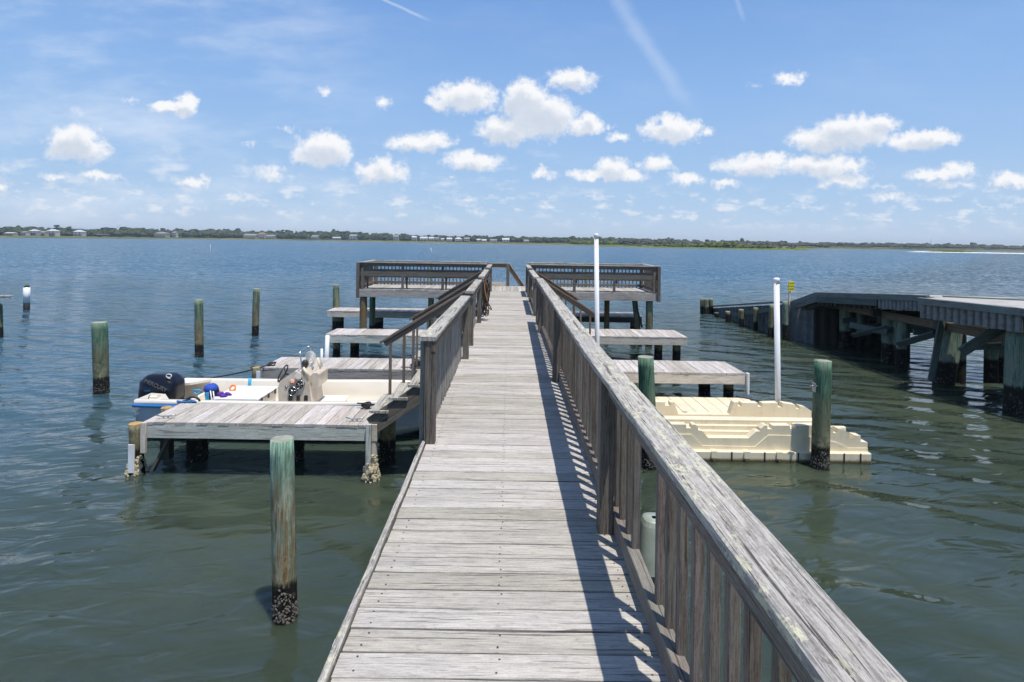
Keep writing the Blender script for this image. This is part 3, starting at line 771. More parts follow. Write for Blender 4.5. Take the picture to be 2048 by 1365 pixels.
for px, yt, lb in ((235.5, 444, 'thin radio mast over the left tree line'), (590.8, 451, 'thin radio mast over the trees left of centre'), (1861.5, 476, 'thin radio mast over the right tree line')):
    p = shore_pt(px); d = Vector((p.x, p.y, 0)).normalized(); q = p + d * 300; z = P(px, yt, q.y).z
    m = MB(); m.tube([(q.x, q.y, 3), (q.x, q.y, z)], .28, 6); tag(m.build('radio_mast', M['galv']), lb, 'radio mast')

# ---------------------------------------------------------------- haze: even, pale air over the sound
def haze():
    m = bpy.data.materials.new('haze_air'); m.use_nodes = True; nt = m.node_tree; nt.nodes.clear()
    o = nt.nodes.new('ShaderNodeOutputMaterial'); v = nt.nodes.new('ShaderNodeVolumePrincipled')
    v.inputs['Color'].default_value = (.80, .88, 1.0, 1); v.inputs['Density'].default_value = HAZE; v.inputs['Anisotropy'].default_value = .3
    nt.links.new(v.outputs[0], o.inputs['Volume'])
    mb = MB(); x0, x1, y0, y1, z0, z1 = -2600, 2600, -80, 2600, -2.2, 32
    mb.v = [Vector((x, y, z)) for z in (z0, z1) for (x, y) in ((x0, y0), (x1, y0), (x1, y1), (x0, y1))]
    for f in ((3, 2, 1, 0), (4, 5, 6, 7), (0, 1, 5, 4), (1, 2, 6, 5), (2, 3, 7, 6), (3, 0, 4, 7)): mb.face(f, [(0, 0)] * 4)
    mb.build('haze', m)['kind'] = 'stuff'
HAZE = .00022
haze()
# ================================================================ PIER
random.seed(21)
def plank_run(mb, x0, x1, y0, y1, z, pitch=.1435, w=.1345, th=.036, along='y', jit=.0012, gapj=.002, skew=.004, nails=True):
    """boards laid side by side; `along`: direction they are laid out in"""
    a0, a1 = (y0, y1) if along == 'y' else (x0, x1)
    n = max(1, int(round((a1 - a0) / pitch)))
    for i in range(n):
        c = a0 + (i + .5) * (a1 - a0) / n + random.uniform(-gapj, gapj); e0, e1 = random.uniform(-skew, skew), random.uniform(-skew, skew)
        dz = random.uniform(-.0025, .0025); k = random.uniform(-.005, .003) if along == 'x' else random.uniform(-.005, .005); k2 = random.uniform(-.005, .005)
        if along == 'y': p0 = (x0 + k, c + e0 * .4, z - th / 2 + dz); p1 = (x1 + k2, c - e0 * .4, z - th / 2 + dz + e1 * .5); sd_ = (0, 1, 0)
        else: p0 = (c + e0 * .4, y0 + k, z - th / 2 + dz); p1 = (c - e0 * .4, y1 + k2, z - th / 2 + dz + e1 * .5); sd_ = (1, 0, 0)
        ww = min(w, (a1 - a0) / n - .005) + random.uniform(-.0025, .001)
        mb.board(p0, p1, ww, th, sd_, .004, 6, jit)
def nails(mb, pts, r=.0052):
    for p in pts:
        n0 = len(mb.v)
        for j in range(6): mb.v.append(Vector(p) + Vector((math.cos(j * 1.047) * r, math.sin(j * 1.047) * r, .0018)))
        mb.face(tuple(range(n0, n0 + 6)), [(0, 0)] * 6)
NAIL = plain('rusty_nail_head', (.09, .05, .03), .7)

pier = thing('pier', 'long weathered grey plank walkway running straight ahead over the water', 'pier', (0, 0, 0))
mb = MB(); plank_run(mb, -.68, .665, -1.2, 19.75, DECK); mb.build('decking', M['deck'], pier)
nb = MB(); n = int(round(20.95 / .1435))
for i in range(n):
    yc = -1.2 + (i + .5) * 20.95 / n
    if yc > 9: break
    for x in (-.60, -.02, .60):
        nails(nb, [(x + random.uniform(-.008, .008), yc - .035 + random.uniform(-.006, .006), DECK), (x + random.uniform(-.008, .008), yc + .035 + random.uniform(-.006, .006), DECK)])
nb.build('nail_heads', NAIL, pier)
mb = MB()
for a, b, xa, xb in ((-1.2, 2.02, -.712, -.704), (2.03, 4.83, -.704, -.706)):
    mb.board((xa, a, DECK - .048), (xb, b, DECK - .048), .033, .14, (1, 0, 0), .004, 14, .0025)
mb.build('edge_board', M['cap'], pier)
mb = MB()
for x in (-.62, 0.0, .60): mb.box(x - .02, x + .02, -1.2, 19.7, DECK - .04 - .235, DECK - .04, .003, 1)
for s in (-1, 1): mb.box(s * .70 - .019, s * .70 + .019, 4.85 if s < 0 else -1.2, 19.65, DECK - .30, DECK - .05)
mb.build('joists', M['fasciag'], pier)
def pile_mesh(x, y, zt, r, mat_n=None, z0=-1.2, lean=(0, 0), lumps=.010, seg=14, n=22, taper=.96, dome=0.0, mb=None):
    mb = mb or MB(); n0 = len(mb.v); ph = random.uniform(0, 9)
    for i in range(seg + 1):
        k = i / seg; z = z0 + (zt - z0) * k
        for j in range(n):
            a = 2 * math.pi * j / n
            rr = r * (2 - taper - (1 - taper) * k) * (1 + lumps * 3 * (mnoise.noise((math.cos(a) * 1.2 + ph, math.sin(a) * 1.2, z * 1.1))) )
            if i == seg: rr *= .965
            zz = z + (mnoise.noise((j * .5, ph, 3)) * .006 if i == seg else 0)
            mb.v.append(Vector((x + lean[0] * (z) + math.cos(a) * rr, y + lean[1] * z + math.sin(a) * rr, zz)))
    for i in range(seg):
        for j in range(n):
            j2 = (j + 1) % n
            mb.face((n0 + i * n + j, n0 + i * n + j2, n0 + (i + 1) * n + j2, n0 + (i + 1) * n + j), [(0, 0)] * 4, 0, True)
    c = len(mb.v); mb.v.append(Vector((x + lean[0] * zt, y + lean[1] * zt, zt + dome)))
    for j in range(n):
        mb.face((n0 + seg * n + j, n0 + seg * n + (j + 1) % n, c), [(mb.v[q_].x * 3 + ph, mb.v[q_].y) for q_ in (n0 + seg * n + j, n0 + seg * n + (j + 1) % n, c)], 1 if mat_n else 0, dome > .01)
    return mb
for k, y in enumerate((1.2, 4.9, 8.3, 12.0, 15.6, 19.3)):
    for s in (-1, 1):
        if y < 2 and s < 0: continue
        pile_mesh(s * .52, y, DECK - .3, .115).build('piling', M['olive'], pier)
m = MB()
for y in (1.2, 4.9, 8.3, 12.0, 15.6, 19.3): m.box(-.74, .74, y - .17, y - .13, DECK - .52, DECK - .28)
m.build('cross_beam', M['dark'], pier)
mb = MB(); c = PZ(676, 1292, 1.60); mb.box(c.x - .022, c.x + .03, c.y - .03, c.y + .03, 1.35, 1.615, .006)
tag(mb.build('electrical_box', M['pvc']), 'small white plastic box fixed below the near left edge of the walkway', 'junction box')

# ---------------------------------------------------------------- railings
def lin(a, b, k): return a + (b - a) * k
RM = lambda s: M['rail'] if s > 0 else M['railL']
def railing(label, y0, y1, xc, side, zcap=DECK + .94, capw=.142, posts=(), bal=True, caps=None, bottom=True, near=False, sink=.0, grp='railings along the walkway', pitch=.155):
    """xc(y): centre of the cap; side: +1 right of the walkway, -1 left"""
    t = thing('railing', label, 'railing', (xc(y0), y0, DECK), grp)
    for (a, b) in (caps or [(y0, y1)]):
        mb = MB(); sg = max(2, int((b - a) / .14)); zc = zcap - .019
        mb.board((xc(a), a + .002, zc), (xc(b), b - .002, zc), capw, .038, (1, 0, 0), .006, sg, .0022 if near else .0012); mb.build('handrail_cap', M['cap'], t)
    xin = lambda y: xc(y) - side * (capw / 2)         # inner edge of the cap
    mb = MB(); sg = max(2, int((y1 - y0) / .3))
    mb.board((xin(y0) + side * .024, y0 + .01, zcap - .038 - .046), (xin(y1) + side * .024, y1 - .01, zcap - .038 - .046), .036, .089, (1, 0, 0), .004, sg, .0012); mb.build('top_rail', M['rail'], t)
    bx = lambda y: xc(y) + side * .006
    if bottom:
        mb = MB(); mb.board((bx(y0), y0 + .02, DECK + .070), (bx(y1), y1 - .02, DECK + .070), .062, .115, (1, 0, 0), .004, sg, .0015); mb.build('bottom_rail', M['rail'], t)
    for y in posts:
        mb = MB(); cx = xin(y) + side * .051
        mb.board((cx - side * .004, y, DECK + .001), (cx, y, zcap - .04), .089, .089, (1, 0, 0), .004, 4, .0012)
        mb.build('post', M['post'], t)
    if bal:
        h0, h1 = (DECK - .16 if side < 0 else DECK - .10), zcap - .039
        g = MB(); g.board((0, 0, h0 - DECK), (0, 0, h1 - DECK), .038, .040, (1, 0, 0), .003, 3, .001); meshes = []
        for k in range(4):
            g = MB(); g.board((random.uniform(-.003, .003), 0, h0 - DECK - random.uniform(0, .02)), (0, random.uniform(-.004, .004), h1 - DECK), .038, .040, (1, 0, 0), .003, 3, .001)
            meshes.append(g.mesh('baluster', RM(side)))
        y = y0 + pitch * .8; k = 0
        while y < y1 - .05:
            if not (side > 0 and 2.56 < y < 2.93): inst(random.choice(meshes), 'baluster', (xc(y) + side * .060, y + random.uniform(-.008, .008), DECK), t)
            y += pitch
    return t
def XR(y):
    for (a, xa), (b, xb) in zip(((-2, .69), (1, .659), (4, .6235), (7.5, .642), (12, .662), (40, .662)), ((1, .659), (4, .6235), (7.5, .642), (12, .662), (40, .662))):
        if y <= b: return lin(xa, xb, (y - a) / (b - a))
def XL(y): return -lin(.678, .637, max(0, min(1, (y - 4.8) / 3.65)))
ZR = EYE - .78; ZL = EYE - .822
railing('long right-hand railing with lichen-speckled cap, nearest the viewer', -1.0, 12.05, XR, 1, ZR, .15, (-.3, 3.41, 7.07, 10.86, 11.95), caps=[(-1.0, 3.98), (3.985, 7.6), (7.605, 12.05)], near=True)
railing('short right railing between the two stair openings', 13.2, 16.55, XR, 1, EYE - .83, .142, (13.3, 16.35))
railing('last right railing section before the pier head', 17.55, 19.62, XR, 1, EYE - .81, .142, (17.65, 19.5))
railing('near left railing with a pale lichen-covered cap end', 4.80, 8.45, XL, -1, ZL, .142, (4.86, 8.33), bottom=False)
railing('second left railing, past the first stair opening', 9.3, 12.1, XL, -1, EYE - .83, .142, (9.38, 12.0), bottom=False)
railing('third left railing, where the hose hangs', 13.2, 16.4, XL, -1, EYE - .83, .142, (13.3, 16.3), bottom=False)
railing('last left railing section before the pier head', 17.4, 19.62, XL, -1, EYE - .81, .142, (17.5, 19.5), bottom=False)

# ---------------------------------------------------------------- finger docks
PT = EYE - 2.78                       # level of the low finger docks
def cleat(x, y, z, parent, ang=0.0, mat='galv', s=1.0):
    mb = MB(); ca, sa = math.cos(ang), math.sin(ang)
    def q(a, b, c): return (x + ca * a * s - sa * b * s, y + sa * a * s + ca * b * s, z + c * s)
    mb.tube([q(-.14, 0, .055), q(-.07, 0, .04), q(0, 0, .038), q(.07, 0, .04), q(.14, 0, .055)], .011 * s, 8)
    mb.tube([q(-.035, 0, 0), q(-.03, 0, .04)], .011 * s, 6); mb.tube([q(.035, 0, 0), q(.03, 0, .04)], .011 * s, 6)
    return mb.build('cleat', M[mat], parent)
def barnacles(x, y, r, z0, z1, n, parent, mat='barn', size=(.006, .0135), name='barnacles', lean=(0, 0)):
    mb = MB()
    for i in range(n):
        a = random.uniform(0, 6.283); z = random.triangular(z0, z1 * (.75 + .3 * math.sin(a * 2 + x)), z0 + (z1 - z0) * .2); s = random.uniform(*size)
        mb.blob((x + lean[0] * z + math.cos(a) * r, y + lean[1] * z + math.sin(a) * r, z), (s, s, s * random.uniform(.8, 1.5)), 0, 3, 5, .35, False)
    o = mb.build(name, M[mat], parent); o['kind'] = 'stuff'; return o
def finger(label, x0, x1, y0, y1, fasc, legs, z=PT, pitch=.161, guard=None):
    t = thing('finger_dock', label, 'finger dock', ((x0 + x1) / 2, (y0 + y1) / 2, z), 'low finger docks beside the pier')
    mb = MB(); plank_run(mb, x0, x1, y0 - .002, y1 + .02, z, pitch, pitch - .004, .038, 'x'); mb.build('decking', M['dock'], t)
    mb = MB(); mb.box(x0 + .04, x1 - .02, y0, y0 + .038, z - .04 - .20, z - .04, .003, 4, .001); mb.build('fascia', M[fasc], t)
    mb = MB(); mb.box(x0 + .04, x1 - .02, y1 - .038, y1, z - .04 - .20, z - .04, .003, 4); mb.build('fascia', M['fasciag'], t)
    mb = MB()
    for x in (x0 + .06, (x0 + x1) / 2, x1 - .06): mb.box(x - .02, x + .02, y0 + .04, y1 - .04, z - .22, z - .045)
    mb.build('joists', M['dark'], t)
    for (x, y, r, zt, mt) in legs:
        pile_mesh(x, y, zt, r).build('piling', M[mt], t)
        barnacles(x, y, r, -.02, .35, 70, t)
    return t
L0, L1 = -5.44, -2.06
# near-left finger dock (P1)
a = P(270, 851, 8.5)
t1 = finger('nearest left finger dock, between the pale green piling and the moored skiff', L0, L1, 8.45, 9.4, 'fascia',
       [(-5.05, 9.1, .17, PT - .22, 'dark_leg') if False else (-5.0, 9.15, .16, PT - .23, 'olive'), (-1.93, 9.2, .13, PT - .05, 'olive'), (-3.4, 9.2, .11, PT - .23, 'olive')])
mb = MB(); mb.box(L0 - .005, L0 + .075, 8.405, 8.447, PT - .45, PT - .005, .004, 4, .001); mb.build('corner_board', M['fasciab'], t1)
mb = MB(); mb.board((L0 + .10, 8.55, .05), (L0 + .35, 8.62, PT - .2), .09, .04, (0, 1, 0)); mb.board((L0 + .1, 8.9, .1), (L0 + .1, 8.9, PT - .1), .14, .14, (1, 0, 0)); mb.build('brace', M['dark'], t1)
# square post with a white channel at its right end, oysters round the foot
mb = MB(); mb.box(L1 - .03, L1 + .045, 8.40, 8.47, -.6, PT + .02, .006, 5, .002); mb.build('post', M['fascia'], t1)
mb = MB(); mb.box(L1 + .05, L1 + .115, 8.43, 8.55, -.6, PT - .24, .006, 5, .002); mb.box(L1 + .05, L1 + .13, 8.42, 8.56, PT - .23, PT + .015, .006, 5, .002); mb.build('post', M['fasciab'], t1)
random.seed(4)
def oysters(x, y, r, z0, z1, n, parent, s0=.018, s1=.045):
    mb = MB()
    for i in range(n):
        a = random.uniform(0, 6.283); z = z0 + (z1 - z0) * random.random() ** 1.5; k = 1.25 - .7 * (z - z0) / (z1 - z0); s = random.uniform(s0, s1)
        c = Vector((x + math.cos(a) * r * k, y + math.sin(a) * r * k, z)); d = Vector((random.uniform(-1, 1), random.uniform(-1, 1), random.uniform(-.2, 1))).normalized()
        mb.blob(c, (s * random.uniform(.5, 1), s * random.uniform(.4, 1), s * random.uniform(.5, 1.4)), 0, 3, 5, .5, False)
    o = mb.build('oysters', M['oyster'], parent); o['kind'] = 'stuff'
oysters(L1 + .05, 8.48, .10, -.05, .36, 170, t1)
cleat(P(338, 838, 8.7).x, 8.62, PT, t1, .1); cleat(P(711, 840, 8.65).x, 8.62, PT, t1, 0, 'galv')
# dark mass of weed hanging under its left end
# piling at its left end with the orange sawn top, white plastic guard
def mooring(label, top, bot, Y, wpx, mat, grp=None, cat='piling', top_mat=None, dome=0.0, nb=0, name='mooring_piling', lumps=.01, z0=-1.2):
    """piling drawn through its top and waterline pixels at depth Y"""
    A = P(top[0], top[1], Y); B = P(bot[0], bot[1], Y); lx = (A.x - B.x) / max(.2, A.z - B.z)
    r = wpx / 2 * Y / F * .94
    mb = pile_mesh(B.x, Y, A.z, r, True, z0, (lx, 0), lumps, 20, 28, .97, dome)
    o = mb.build(name, [M[mat], M[top_mat or 'cutend']]); tag(o, label, cat, grp)
    if nb: barnacles(B.x, Y, r * 1.0, -.02, .40, nb, o, lean=(lx, 0))
    return o
G = 'pilings standing alone in the water'
ORW = wood('orange_sawn_top', (.55, .36, .14), (.36, .2, .07), crack=.3, vary=.05); M['orange_top'] = ORW
o = mooring('orange-topped piling with white plastic strip, left end of nearest finger dock', (271, 847), (276, 944), 8.62, 26, 'olive', None, top_mat='orange_top')
mb = MB(); a = P(266, 888, 8.5); mb.box(a.x - .045, a.x + .05, 8.455, 8.475, .05, a.z, .004, 3, .002); mb.build('guard_strip', M['pvc'], o)
oysters(P(273, 930, 8.6).x, 8.6, .12, -.06, .26, 130, o)
o = mooring('short piling with orange sawn top, between the nearest finger dock and the skiff stern', (333, 815), (336, 900), 9.5, 22, 'olive', None, top_mat='orange_top')
mooring('tall pale green piling with barnacled foot, nearest the viewer at left', (564, 878), (570, 1235), 5.36, 48, 'pale_green', G, nb=360, lumps=.022)
mooring('thick dark green piling leaning in the water, far left of the moored skiff', (199, 645), (203, 787), 12.95, 29, 'green', G, nb=160)
mooring('rust-streaked green piling standing left of centre in a row of three', (397.5, 600), (398.5, 713), 17.0, 16.7, 'olive', G, nb=60)
mooring('slim brown-green piling, farthest of the row of three at left', (513, 577.5), (510.5, 671), 20.8, 13.8, 'olive', G, nb=40)
mooring('piling cut off by the left edge of the photo', (-1, 607), (1, 675), 19.7, 10, 'green', G)
mooring('dark green flat-topped piling just behind the right railing', (1291, 714), (1300, 940), 9.1, 33.5, 'green', G, top_mat='cutend', nb=150)
o = mooring('thick green piling with domed top beside the cream floating dock', (1646, 722), (1640, 936), 9.18, 34.8, 'green', G, dome=.02, nb=260)
mb = MB(); c = P(1628, 775, 9.1); mb.box(c.x - .012, c.x + .012, 9.06, 9.14, c.z - .07, c.z + .07, .004); mb.tube([(c.x - .06, 9.1, c.z + .02), (c.x + .05, 9.1, c.z + .02)], .014, 8); mb.build('bracket', M['galv'], o)
mooring('green piling behind the end of the fourth left finger dock', (672, 570), (673, 661), 22.9, 13.5, 'olive', G)
# white-sleeved pole with pointed cap out left
A = P(53.5, 575, 26.9); B = P(53, 620, 26.9)
mb = MB(); mb.tube([(B.x, 26.9, -.8), (B.x, 26.9, .35), (A.x, 26.9, .36)], .13, 16); o = mb.build('mooring_piling', M['dark']); tag(o, 'distant piling in a white sleeve with pointed cap at far left', 'piling', G)
mb = MB(); mb.tube([(B.x, 26.9, .34), (A.x, 26.9, A.z), ], .135, 16); mb.build('sleeve', M['pvc'], o)
mb = MB(); mb.tube([(A.x, 26.9, A.z), (A.x, 26.9, A.z + .2)], .13, 16, rr=[.135, .01]); mb.build('cap', M['olive'], o)
# end of a neighbour's dock at the left edge
t = thing('neighbour_dock', 'grey end of another dock poking in at the left edge', 'dock', P(0, 593, 19.6))
mb = MB(); c = P(28, 591, 19.6); plank_run(mb, c.x - 7, c.x, 19.45, 19.62, c.z, .15, .145, .04, 'x'); mb.build('decking', M['dock'], t)
mb = MB(); mb.box(c.x - 7, c.x - .02, 19.46, 19.5, c.z - .12, c.z - .042); mb.build('fascia', M['fascia'], t)

finger('second left finger dock, just behind the moored skiff', -5.28, -1.5, 12.1, 13.2, 'fasciag', [(-4.9, 12.9, .12, PT - .23, 'olive'), (-2, 12.9, .12, PT - .23, 'olive')])
finger('third left finger dock, seen below the long stair handrail', -5.30, -1.5, 16.4, 17.5, 'fascia', [(-4.65, 17.2, .13, PT - .23, 'olive'), (-5.05, 16.7, .10, PT - .1, 'olive'), (-2, 17.1, .12, PT - .2, 'olive')])
finger('fourth left finger dock, partly shaded under the pier head', -7.0, -1.2, 21.8, 22.9, 'fasciab', [(-6.7, 22.3, .22, PT - .2, 'olive'), (-5.1, 22.2, .2, PT - .2, 'olive'), (-2.5, 22.2, .2, PT - .2, 'olive')])
finger('nearest right finger dock, behind the cream floating dock', 1.5, 5.16, 12.2, 13.4, 'fasciab', [(4.58, 13.1, .13, PT - .23, 'olive'), (2.2, 13.1, .13, PT - .23, 'olive'), (5.0, 12.75, .11, PT - .1, 'olive')])
t = thing('bumper_post', 'white plastic bumper on the outer corner of the nearest right finger dock', 'bumper', (5.2, 12.2, .3))
mb = MB(); mb.box(5.165, 5.22, 12.14, 12.24, .38, PT + .01, .015); mb.build('bumper_tube', M['pvc'], t)
finger('second right finger dock, with reddish brown boards', 1.5, 5.36, 16.8, 18.2, 'fasciab', [(4.62, 17.3, .12, PT - .2, 'olive'), (5.15, 17.2, .12, PT - .2, 'olive')])
finger('farthest right finger dock, dark in the shade of the pier head', 1.2, 5.1, 21.4, 22.6, 'dark', [(4.9, 22, .14, PT - .2, 'olive'), (2.0, 22, .14, PT - .2, 'olive')])  # dark fascia colour carries the shade of the pier head
M_pvcgrey = None
# pile with white cladding at the outer end of the second left dock
mb = pile_mesh(P(513, 745, 12.0).x, 12.0, P(513, 735, 12.0).z, .085, True); o = mb.build('mooring_piling', [M['olive'], M['orange_top']])
tag(o, 'short piling with white strip at the outer end of the second left finger dock', 'piling')
mb = MB(); a = P(517, 745, 11.9); mb.box(a.x - .04, a.x + .04, 11.88, 11.91, .1, PT - .03); mb.build('guard_strip', M['pvc'], o)
mb = MB(); a = P(652, 690, 16.3); mb.tube([(a.x, 16.33, -.6), (a.x + .03, 16.33, PT - .02)], .06, 12); tag(mb.build('bumper_post', M['pvc']), 'slim weathered white bumper pole at the outer end of the third left finger dock', 'bumper')

# ---------------------------------------------------------------- stairs
def stairs(label, side, y0, y1, rail_y, lab2, mat='rail', low=-2.05):
    t = thing('stairs', label, 'stairs', (side * 1.4, (y0 + y1) / 2, PT), 'stairs from the walkway down to the finger docks')
    S = side
    for k in range(5):
        z = 1.045 + .197 * k; xo = 2.045 - .283 * k
        mb = MB()
        for j in range(2): mb.box(min(S * (xo - .145 * j), S * (xo - .145 * j - .139)), max(S * (xo - .145 * j), S * (xo - .145 * j - .139)), y0 - .03, y1 + .02, z - .038, z, .004, 3, .0015)
        mb.build('tread', M['cap'], t)
    for y in (y0 + .02, y1 - .03):
        mb = MB(); mb.board((S * 2.02, y, .80), (S * .74, y, 1.70), .038, .27, (0, 1, 0), .004, 3, .001); mb.build('stringer', M['post'], t)
    mb = MB()
    A = Vector((S * 2.10, rail_y, 1.90)); B = Vector((S * .72, rail_y, 2.76))
    mb.board(A, B, .089, .038, (0, 1, 0), .004, 5, .001); d = (B - A).normalized(); up = Vector((0, 0, 1)) - d * d.z; up.normalize()
    h = t if False else mb.build('handrail', M[mat], t)
    mb = MB(); mb.board(A - up * .065 + d * .05, B - up * .065, .036, .089, (0, 1, 0), .004, 5, .001); mb.build('handrail_support', M['brown' if mat == 'brown' else 'rail'], t)
    for x, zb in ((1.93, 1.05), (1.705, 1.26), (1.555, 1.42), (1.25, 1.62), (.98, 1.8)):
        k = (S * x - A.x) / (B.x - A.x); zt = A.z + (B.z - A.z) * k - .12
        mb = MB(); mb.board((S * x, rail_y, zb - .12), (S * x, rail_y, zt), .04, .05, (1, 0, 0), .003, 2, .001); mb.build('baluster', M['rail'], t)
    return t
stairs('near left wooden stairs with weathered treads going down beside the skiff bow', -1, 8.45, 9.35, 9.33, '')
stairs('second left stairs, their handrail slanting above the second finger dock', -1, 12.15, 13.1, 12.05, '')
stairs('third left stairs, farthest on the left, mostly hidden behind handrails', -1, 16.45, 17.35, 16.4, '')
stairs('near right stairs with a brown double handrail', 1, 12.2, 13.15, 13.25, '', 'brown')
stairs('far right stairs behind the brown-railed ones', 1, 16.7, 17.5, 16.7, '', 'brown')

# ---------------------------------------------------------------- pier head
HY0, HY1, HX = 19.72, 21.95, 5.22
t = thing('pier_platform', 'broad T-shaped timber platform across the far end of the walkway', 'pier platform', (0, 20.8, DECK))
mb = MB(); plank_run(mb, -HX, HX, HY0, HY1, DECK, .1435, .139, .036, 'x'); mb.build('decking', M['deck'], t)
for s in (-1, 1):
    mb = MB(); mb.box(min(s * .75, s * HX), max(s * .75, s * HX), HY0 - .03, HY0 + .01, DECK - .275, DECK - .045, .003, 6, .001); mb.build('rim_joist', M['fasciag'], t)
mb = MB(); mb.box(-HX, HX, HY1 - .02, HY1 + .02, DECK - .275, DECK - .04); mb.build('rim_joist', M['fasciag'], t)
mb = MB()
for i in range(15): x = -HX + .1 + i * (2 * HX - .2) / 14; mb.box(x - .02, x + .02, HY0 + .02, HY1 - .03, DECK - .26, DECK - .045)
mb.build('joists', M['dark'], t)
for px, y, r, mt in ((727, 19.85, .125, 'rusty'), (745, 21.3, .11, 'green'), (862, 21.4, .11, 'pale_green'), (1214, 21.3, .10, 'rusty'), (1299, 19.9, .12, 'olive'), (930, 20.0, .11, 'olive')):
    x = P(px, 600, y).x; pile_mesh(x, y, DECK - .27, r).build('piling', M[mt], t)
pile_mesh(P(1279, 655, 20.3).x, 20.3, DECK - .28, .10, lean=(-.12, 0)).build('piling', M['olive'], t)
mb = MB(); a = P(1272, 610, 20.2); b = P(1284, 655, 20.2); mb.board(a, b, .1, .05, (0, 1, 0)); mb.build('brace', M['dark'], t)
def bench(label, s):
    t = thing('bench_railing', label, 'bench', (s * 3, HY0, DECK), 'built-in benches on the pier head')
    xa, xb = sorted((s * .78, s * HX)); zc = EYE - .785
    def bx(name, mat, *a, **k): m_ = MB(); m_.box(*a, **k); return m_.build(name, M[mat], t)
    bx('handrail_cap', 'cap', xa - .02, xb + .03, HY0 - .05, HY0 + .09, zc - .038, zc, .004, 8, .001)
    bx('top_rail', 'rail', xa, xb, HY0 - .02, HY0 + .018, zc - .15, zc - .04)
    bx('backrest', 'post', xa, xb - .0, HY0 + .02, HY0 + .058, zc - .50, zc - .25, ch=.003, seg=4, jit=.001)
    bx('seat', 'cap', xa + .1, xb - .1, HY0 + .12, HY0 + .54, DECK + .41, DECK + .45)
    n = 4; 
    for i in range(n):
        x = xa + .12 + (xb - xa - .24) * i / (n - 1)
        bx('upright', 'post', x - .045, x + .045, HY0 - .005 if i in (0, n - 1) else HY0 + .02, HY0 + .06, DECK + .0, zc - .04)
    for i in range(n):
        x = xa + .16 + (xb - xa - .24) * i / (n - 1) + .06
        bx('bench_leg', 'rail', x - .02, x + .02, HY0 + .08, HY0 + .48, DECK + .30, DECK + .40); bx('bench_leg', 'rail', x - .045, x + .0, HY0 + .40, HY0 + .48, DECK + .0, DECK + .3)
    m_ = MB(); xe = s * (HX + .02); m_.box(xe - .05, xe + .05, HY0 - .10, HY0 - .03, DECK - .30, zc - .03, .003, 4, .001); m_.build('corner_post', M['post'], t)
    return t
bench('left bench back facing the viewer on the pier head, dark backrest board', -1)
bench('right bench back facing the viewer on the pier head, behind the white pole', 1)
def back_rail(label, s, x0, x1):
    xa, xb = sorted((x0, x1)); zc = DECK + .93; y = HY1 - .03
    t = thing('railing', label, 'railing', ((xa + xb) / 2, y, DECK), 'railings round the pier head')
    m_ = MB(); m_.box(xa - .03, xb + .03, y - .07, y + .07, zc - .038, zc, .004, 6, .001); m_.build('handrail_cap', M['cap'], t)
    m_ = MB(); m_.box(xa, xb, y - .06, y - .02, zc - .13, zc - .04); m_.build('top_rail', M['rail'], t)
    m_ = MB(); m_.box(xa, xb, y - .06, y - .02, DECK + .05, DECK + .14); m_.build('bottom_rail', M['rail'], t)
    for i in range(3):
        x = xa + .05 + (xb - xa - .1) * i / 2; m_ = MB(); m_.box(x - .045, x + .045, y - .045, y + .045, DECK + .0, zc - .04); m_.build('post', M['brown' if i != 1 else 'olive'], t)
    g = MB(); g.box(-.019, .019, -.019, .019, -.05, .88); me = g.mesh('baluster', M['rail'])
    x = xa + .13
    while x < xb - .08: inst(me, 'baluster', (x, y + .02, DECK), t); x += .14
    return t
back_rail('back railing with thin balusters, left side of the pier head', -1, -.78, -HX)
back_rail('back railing with thin balusters, right side of the pier head', 1, .78, HX)
def end_rail(label, s):
    zc = DECK + .94; x = s * (HX - .03); t = thing('railing', label, 'railing', (x, 20.8, DECK), 'railings round the pier head')
    m_ = MB(); m_.box(x - .07, x + .07, HY0, HY1, zc - .038, zc, .004, 6, .001); m_.build('handrail_cap', M['cap'], t)
    m_ = MB(); m_.box(x - .02, x + .02, HY0 + .08, HY1 - .1, zc - .13, zc - .04); m_.build('top_rail', M['rail'], t)
    m_ = MB(); m_.box(x - .02, x + .02, HY0 + .08, HY1 - .1, DECK + .05, DECK + .14); m_.build('bottom_rail', M['rail'], t)
    g = MB(); g.box(-.019, .019, -.019, .019, -.05, .88); me = g.mesh('baluster', M['rail']); y = HY0 + .18
    while y < HY1 - .15: inst(me, 'baluster', (x + s * .04, y, DECK), t); y += .14
end_rail('short end railing at the left tip of the pier head', -1); end_rail('short end railing at the right tip of the pier head', 1)
# centre gap: top rail, post and a handrail dropping to the right
t = thing('railing', 'low centre rail and post with handrail dropping right, at the walkway end', 'railing', (0, 21.95, DECK), 'railings round the pier head')
Y = 21.92; A = P(987, 527, Y); B = P(1016, 527.5, Y)
m_ = MB(); m_.box(-.75, B.x + .06, Y - .05, Y + .05, A.z - .02, A.z + .015); m_.build('handrail_cap', M['cap'], t)
m_ = MB(); m_.box(-.75, B.x, Y - .02, Y + .02, A.z - .16, A.z - .022); m_.build('top_rail', M['brown'], t)
m_ = MB(); c = P(1015.5, 560, Y); m_.box(c.x - .06, c.x + .06, Y - .06, Y + .05, DECK, A.z - .022); m_.build('post', M['post'], t)
a = P(1016, 532, 22.0); b = P(1055, 589, 22.0)
m_ = MB(); m_.board(a, b, .04, .15, (0, 1, 0)); m_.build('handrail', M['brown'], t)
m_ = MB(); m_.board(a + Vector((.05, 0, .09)), b + Vector((.05, 0, .09)), .10, .03, (0, 1, 0)); m_.build('handrail_cap', M['cap'], t)
